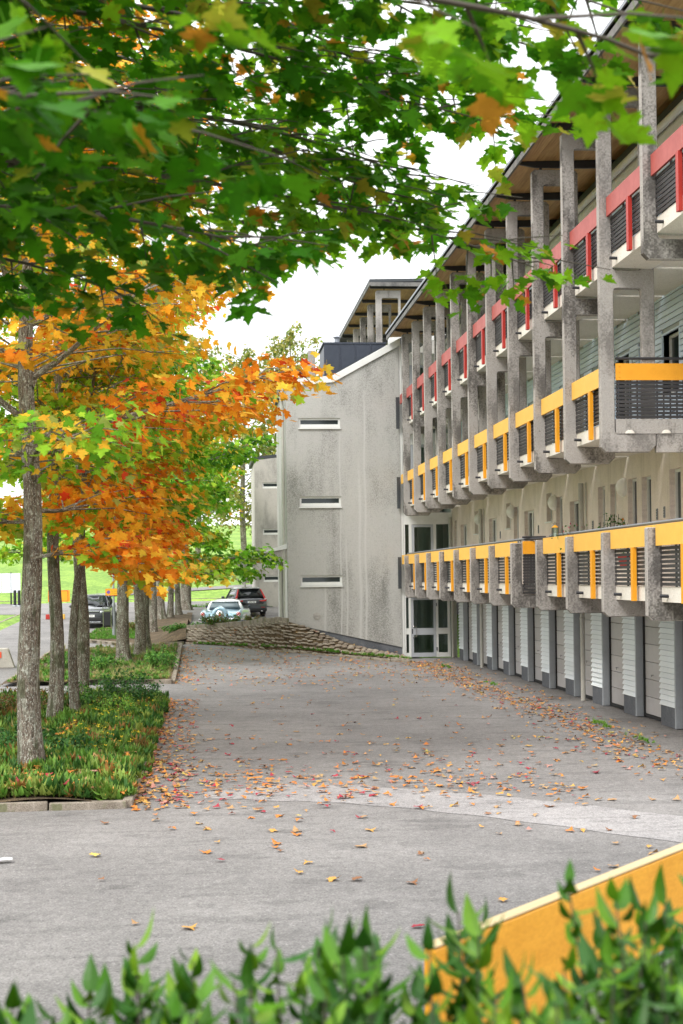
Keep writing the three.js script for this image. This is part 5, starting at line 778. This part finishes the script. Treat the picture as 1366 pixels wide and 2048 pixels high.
// dark grey estate SUV seen from behind
{
  const c = thing('parked_car', 'dark grey large SUV seen from behind, parked beyond the vintage coupe', 'car', P(1.95, 82.2, 0.79), 0.18 + PI), paint = carPaint(0.075, 0.08, 0.09);
  mesh('body', loftGeo([bodyRing(2.3, 0.66, 0.36, 0.72, 0.75), bodyRing(2.2, 0.86, 0.28, 0.86, 0.9), bodyRing(1.6, 0.94, 0.26, 0.98, 1.03), bodyRing(0.9, 0.945, 0.26, 1.02, 1.08), bodyRing(-1.4, 0.945, 0.26, 1.06, 1.08), bodyRing(-2.1, 0.93, 0.28, 1.04, 1.08), bodyRing(-2.3, 0.9, 0.32, 0.98, 1.04), bodyRing(-2.36, 0.82, 0.38, 0.9, 0.96)]), paint, c);
  const base = [[0, 1.15], [0.55, 1.1], [0.82, 0.9], [0.86, 0.1], [0.86, -1.3], [0.8, -2.12], [0, -2.26]], roof = [[0, 0.3], [0.45, 0.28], [0.63, 0.15], [0.66, -0.3], [0.66, -1.2], [0.6, -1.8], [0, -1.9]];
  mesh('windows', glasshouse(base, roof, 1.03, 1.6, 0.05), M_tint, c); mesh('roof', roofGeo(roof, 1.6, 0.06), paint, c); mesh('roof_spoiler', new RoundedBoxGeometry(1.16, 0.05, 0.3, 2, 0.02), paint, c, 0, 1.605, -1.86);
  mesh('tailgate', loftGeo([[[0, 1.06, -2.27], [0.72, 1.06, -2.2]], [[0, 0.8, -2.42], [0.78, 0.8, -2.36]], [[0, 0.68, -2.4], [0.8, 0.68, -2.33]]], false), paint, c); mesh('bumper', new RoundedBoxGeometry(1.78, 0.2, 0.3, 3, 0.06), M_trim, c, 0, 0.42, -2.26);
  for (const k of [-1, 1]) {
    const l = part('tail_light', c); mesh('upright_lens', tube([V(k * 0.64, 1.56, -1.86), V(k * 0.74, 1.3, -2.06), V(k * 0.81, 1.08, -2.2), V(k * 0.86, 0.96, -2.27)], [0.035, 0.045, 0.055, 0.06], 8), M_red, l); mesh('flat_lens', tube([V(k * 0.86, 0.94, -2.28), V(k * 0.7, 0.92, -2.38), V(k * 0.48, 0.92, -2.41)], [0.055, 0.045, 0.03], 8), M_red, l); mesh('reversing_lens', new RoundedBoxGeometry(0.1, 0.07, 0.04, 2, 0.015), M_lens, l, k * 0.83, 1.02, -2.29);
    mesh('pillar', G2([tube([V(k * 0.8, 1.04, 0.98), V(k * 0.64, 1.58, 0.2)], [0.035, 0.03], 6), tube([V(k * 0.85, 1.04, -1.9), V(k * 0.7, 1.35, -1.8), V(k * 0.63, 1.59, -1.6)], [0.1, 0.08, 0.05], 6)]), paint, c); const m = part('mirror', c, k * 1.04, 1.1, 0.62); mesh('mirror_shell', new RoundedBoxGeometry(0.2, 0.15, 0.12, 3, 0.05), paint, m); mesh('mirror_arm', new THREE.BoxGeometry(0.14, 0.03, 0.05), M_trim, m, -k * 0.12, -0.06, 0);
    mesh('exhaust', rod(V(k * 0.6, 0.34, -2.42), V(k * 0.6, 0.34, -2.2), 0.045), M.chrome, c); for (const z of [1.4, -1.45]) wheel(c, k * 0.85, 0.37, z, 0.37); mesh('reflector', new THREE.BoxGeometry(0.2, 0.03, 0.02), M_red, c, k * 0.66, 0.56, -2.42); mesh('roof_rail', tube([V(k * 0.6, 1.62, 0.1), V(k * 0.62, 1.67, -0.1), V(k * 0.62, 1.67, -1.4), V(k * 0.58, 1.62, -1.6)], [0.018, 0.018, 0.018, 0.018], 6), M.chrome, c);
  }
  mesh('wiper', rod(V(0.05, 1.1, -2.27), V(0.4, 1.13, -2.22), 0.012, 5), M_trim, c); plate(c, 'XHR 108', 0, 0.86, -2.425, PI);
}
// ------------------------------------------------------------------ signs and street furniture
const M_zinc = std({ color: lin(0.36, 0.385, 0.40), roughness: 0.45, metalness: 0.5 });
function signFace(w, h, draw) { const c = document.createElement('canvas'); c.width = w; c.height = h; draw(c.getContext('2d'), w, h); const t = new THREE.CanvasTexture(c); t.colorSpace = THREE.SRGBColorSpace; return std({ map: t, roughness: 0.45 }); }
const noParking = (g, x, y, R) => { g.fillStyle = '#d8421f'; g.beginPath(); g.arc(x, y, R, 0, 7); g.fill(); g.fillStyle = '#2f66c8'; g.beginPath(); g.arc(x, y, R * 0.8, 0, 7); g.fill(); g.strokeStyle = '#d8421f'; g.lineWidth = R * 0.2; g.beginPath(); g.moveTo(x - R * 0.6, y - R * 0.6); g.lineTo(x + R * 0.6, y + R * 0.6); g.stroke(); };
{
  const X = -4.0, s = 60.64, y = gnd(X, s), t = thing('sign_post', 'galvanised post with a small orange no-parking sign', 'sign post', P(X, s, y));
  mesh('post', tube([V(0, 0, 0), V(0, 1.5, 0), V(0, 1.52, 0), V(0, 5.0, 0)], [0.075, 0.07, 0.045, 0.042], 12), M_zinc, t); mesh('foot_plate', new THREE.CylinderGeometry(0.12, 0.14, 0.12, 14), M_zinc, t, 0, 0.06, 0);
  const face = signFace(512, 240, (g, w, h) => { g.fillStyle = '#e5631a'; g.fillRect(0, 0, w, h); g.fillStyle = '#f5b52a'; g.fillRect(16, 16, w - 48, h - 34); noParking(g, 104, 120, 66); g.fillStyle = '#a8811c'; g.font = 'bold 56px sans-serif'; g.fillText('Parkering', 196, 104); g.fillText('förbjuden', 196, 176); });
  mesh('sign_plate', new THREE.BoxGeometry(0.62, 0.29, 0.02), [M.yellowDeep, M.yellowDeep, M.yellowDeep, M.yellowDeep, face, M_zinc], t, -0.02, 1.98, 0.06);
  mesh('bracket', new THREE.BoxGeometry(0.14, 0.2, 0.05), M_zinc, t, 0, 1.98, 0.03);
  const b = thing('waste_bin', 'black waste bin with pale green edges mounted beside the sign post', 'bin', P(X - 0.27, s + 0.02, y + 0.55)), lime = std({ color: lin(0.22, 0.27, 0.13), roughness: 0.6 });
  mesh('bin_body', new RoundedBoxGeometry(0.33, 0.6, 0.3, 3, 0.03).translate(0, 0.3, 0), M.steel, b); mesh('bin_lid', new RoundedBoxGeometry(0.42, 0.035, 0.36, 2, 0.012), M.steel, b, 0, 0.82, 0); for (const k of [-1, 1]) mesh('lid_support', new THREE.BoxGeometry(0.02, 0.84, 0.03), lime, b, k * 0.165, 0.4, 0.14); mesh('bin_liner', new RoundedBoxGeometry(0.28, 0.1, 0.26, 3, 0.03), lime, b, 0, 0.65, 0); mesh('bin_bracket', new THREE.BoxGeometry(0.2, 0.3, 0.06), M.steel, b, 0.18, 0.3, 0);
}
{
  const X = -8.35, s = 76.0, y = gnd(X, s), t = thing('road_sign', 'large orange no-parking sign on a striped foot, standing on the far road', 'road sign', P(X, s, y));
  const face = signFace(512, 280, (g, w, h) => { g.fillStyle = '#f0a92a'; g.fillRect(0, 0, w, h); g.strokeStyle = '#e2501a'; g.lineWidth = 18; g.strokeRect(14, 14, w - 60, h - 28); noParking(g, 130, 136, 92); });
  for (const k of [0, 0.42]) mesh('post', rod(V(k - 0.02, 0, 0), V(k - 0.02, k ? 1.35 : 1.75, 0), 0.028, 8), M_zinc, t); mesh('post_cap', new THREE.CylinderGeometry(0.05, 0.05, 0.1, 10), M.redDeep, t, -0.02, 1.79, 0);
  mesh('sign_plate', new THREE.BoxGeometry(1.13, 0.6, 0.03), [M.yellowDeep, M.yellowDeep, M.yellowDeep, M.yellowDeep, face, M_zinc], t, 0.5, 1.22, 0.05);
  const foot = part('foot', t); for (let i = 0; i < 4; i++) mesh('stripe_block', new RoundedBoxGeometry(0.24, 0.26, 0.3, 2, 0.02), i % 2 ? M.yellow : M.redDeep, foot, 0.02 + i * 0.25 - 0.1, 0.13, 0);
}
{
  const t = thing('concrete_barrier', 'pale concrete road barrier with an orange-red reflector patch', 'barrier', P(-7.35, 48.1, gnd(-7.3, 48)), 0.08), pale = std({ map: concreteTex(430, [0.72, 0.70, 0.66], [0.6, 0.57, 0.52], 0.5), roughness: 0.9 });
  mesh('block', extrude(shapeOf([[-0.9, 0], [0.9, 0], [0.87, 0.1], [0.7, 0.62], [0.66, 0.65], [-0.66, 0.65], [-0.7, 0.62], [-0.87, 0.1]]), 0.45, 0.02).translate(0, 0, -0.22), pale, t); mesh('reflector', new RoundedBoxGeometry(0.7, 0.2, 0.02, 2, 0.008), std({ color: lin(0.75, 0.1, 0.04), roughness: 0.4 }), t, 0.13, 0.44, 0.236); mesh('slot', new THREE.BoxGeometry(0.3, 0.015, 0.01), M.steel, t, 0.2, 0.14, 0.228);
}
for (const [X, s, l] of [[-11.75, 90, 'thin black bollard on the verge before the white screen, nearer the sign'], [-12.05, 90.3, 'thin black bollard on the verge, beside the screen end']]) { const t = thing('bollard', l, 'bollard', P(X, s, gnd(X, s) + 0.05), 0, 'black bollards by the white screen'); mesh('bollard_post', tube([V(0, 0, 0), V(0, 0.95, 0), V(0, 0.99, 0)], [0.09, 0.09, 0.07], 12), M.steel, t); mesh('bollard_foot', new THREE.CylinderGeometry(0.14, 0.16, 0.06, 14), M_zinc, t, 0, 0.02, 0); }
{
  const t = thing('panel_screen', 'long white panelled screen standing on the far verge', 'screen', P(-13.2, 92.6, gnd(-13, 92) + 0.08), 0.12), w = std({ color: lin(0.72, 0.75, 0.78), roughness: 0.5 });
  for (let i = 0; i < 10; i++) mesh('panel', new RoundedBoxGeometry(0.58, 1.25, 0.05, 2, 0.01), w, t, 0.9 - i * 0.6, 1.35, 0); for (const x of [0.6, -1.2, -3.0, -4.6]) mesh('post', new THREE.BoxGeometry(0.1, 2.05, 0.1), M.steel, t, x, 1.0, -0.08);
}
{
  // yellow board fence by the yard, in front of the hedge
  const a = P(0.9, 5.9, 1.46), b = P(3.2, 8.45, 1.46), L = a.distanceTo(b), t = thing('board_barrier', 'yellow painted board barrier with pale top edge behind the hedge', 'barrier', a.clone().setY(0), Math.atan2(-(b.z - a.z), b.x - a.x));
  const wy = std({ map: paintTex(0.89, 0.625, 0.14, 0.1, 150), roughness: 0.5 }); mesh('board', new RoundedBoxGeometry(L, 0.5, 0.06, 2, 0.01).translate(L / 2, 1.185, 0), wy, t); mesh('top_cap', new RoundedBoxGeometry(L + 0.01, 0.014, 0.064, 2, 0.005).translate(L / 2, 1.446, 0), std({ map: paintTex(0.80, 0.71, 0.54, 0.1, 152), roughness: 0.6 }), t); for (const x of [0.5, 2.0, 3.2]) mesh('post', new RoundedBoxGeometry(0.12, 0.95, 0.12, 2, 0.01).translate(x, 0.46, -0.02), M.column, t);
}
// ------------------------------------------------------------------ things on the gallery
{
  const l = thing('lantern', 'small metal lantern with orange top on the gallery rail beside the railing gap', 'lantern', P(7.02, 28.35, 3.72)); mesh('base', new THREE.BoxGeometry(0.17, 0.02, 0.17), M.steel, l, 0, 0.01, 0); for (const [x, z] of [[1, 1], [1, -1], [-1, 1], [-1, -1]]) mesh('corner_bar', rod(V(x * 0.075, 0, z * 0.075), V(x * 0.065, 0.28, z * 0.065), 0.009, 5), M.steel, l); mesh('pane', new THREE.BoxGeometry(0.12, 0.25, 0.12), M.glass, l, 0, 0.15, 0); mesh('candle', new THREE.CylinderGeometry(0.03, 0.03, 0.12, 10), M.white, l, 0, 0.08, 0); mesh('top', new THREE.ConeGeometry(0.11, 0.07, 4).rotateY(PI / 4), M.yellowDeep, l, 0, 0.315, 0); mesh('ring', new THREE.TorusGeometry(0.03, 0.006, 6, 14), M.steel, l, 0, 0.37, 0); l.scale.setScalar(0.8);
  const plant = (name, label, pos, w, h, petals, seed, pot) => { const r = rngOf(seed), t = thing(name, label, 'plant', pos), A = [], B = []; if (pot) pot(t); for (let i = 0; i < 60; i++) { const p = V((r() - 0.5) * w, h * r(), (r() - 0.5) * 0.16); A.push([leafMatrix(r, p, V(r() - 0.5, 0, r() - 0.5), 0.07, 1), vary(r, [0.06, 0.2, 0.03], 0.3)]); if (petals && i % 5 === 0) B.push([leafMatrix(r, p.clone().add(V(0, 0.06, 0)), V(1, 0, 0), 0.06, 1.4), vary(r, petals, 0.2)]); } mesh('stem', G2([0, 1, 2, 3].map((i) => rod(V((i - 1.5) * w / 5, -0.02, 0), V((i - 1.5) * w / 4, h * 0.9, 0.02), 0.006, 5))), M.twig, t); instanced('foliage', smallLeaf, M_green, A, t); if (petals) instanced('petals', mapleLeaf(0.3, 0.2, 0.2, 0), M_leaf, B, t); };
  const pot = (t) => mesh('pot', new THREE.LatheGeometry([[0, 0], [0.09, 0], [0.13, 0.18], [0.14, 0.2], [0.12, 0.2]].map(([a, b]) => new THREE.Vector2(a, b - 0.2)), 16), M.redDeep, t);
  plant('flower_pot', 'pot of pink flowers behind the gallery rail near the lantern', P(7.2, 27.6, 3.5), 0.6, 0.5, [0.75, 0.12, 0.25], 701, pot);
  plant('flower_pot', 'pot of orange flowers before the dark gallery door', P(8.55, 28.7, 3.35), 0.2, 0.75, [0.85, 0.3, 0.03], 702, pot);
  plant('wall_planter', 'slatted crate planter with trailing dark leaves on the gallery wall', P(8.62, 29.75, 3.95), 0.35, 0.35, null, 703, (t) => { const w = std({ color: lin(0.45, 0.42, 0.38), roughness: 0.8 }); for (let i = 0; i < 4; i++) mesh('slat', new THREE.BoxGeometry(0.26, 0.045, 0.5), w, t, 0, -0.2 + i * 0.058, 0); mesh('bracket', new THREE.BoxGeometry(0.06, 0.05, 0.4), M.steel, t, 0.13, -0.24, 0); });
  plant('trailing_plant', 'trailing plant hanging beside the slatted crate planter', P(8.6, 30.25, 3.35), 0.3, 0.85, null, 704);
  const p = mesh('paper_scrap', (() => { const g = new THREE.PlaneGeometry(0.32, 0.12, 8, 4).rotateX(-PI / 2), a = g.attributes.position; for (let i = 0; i < a.count; i++) a.setY(i, 0.015 + 0.02 * Math.sin(a.getX(i) * 17) * Math.cos(a.getZ(i) * 22) + 0.012 * Math.abs(a.getZ(i) * 8)); g.computeVertexNormals(); return g; })(), std({ color: lin(0.8, 0.82, 0.86), roughness: 0.9, side: THREE.DoubleSide }), scene, -2.28, 0.02, -15.4); p.rotation.y = 0.15; tag(p, 'crumpled white paper scrap on the asphalt in front of the first bed', 'litter');
}

renderer.render(scene, camera);
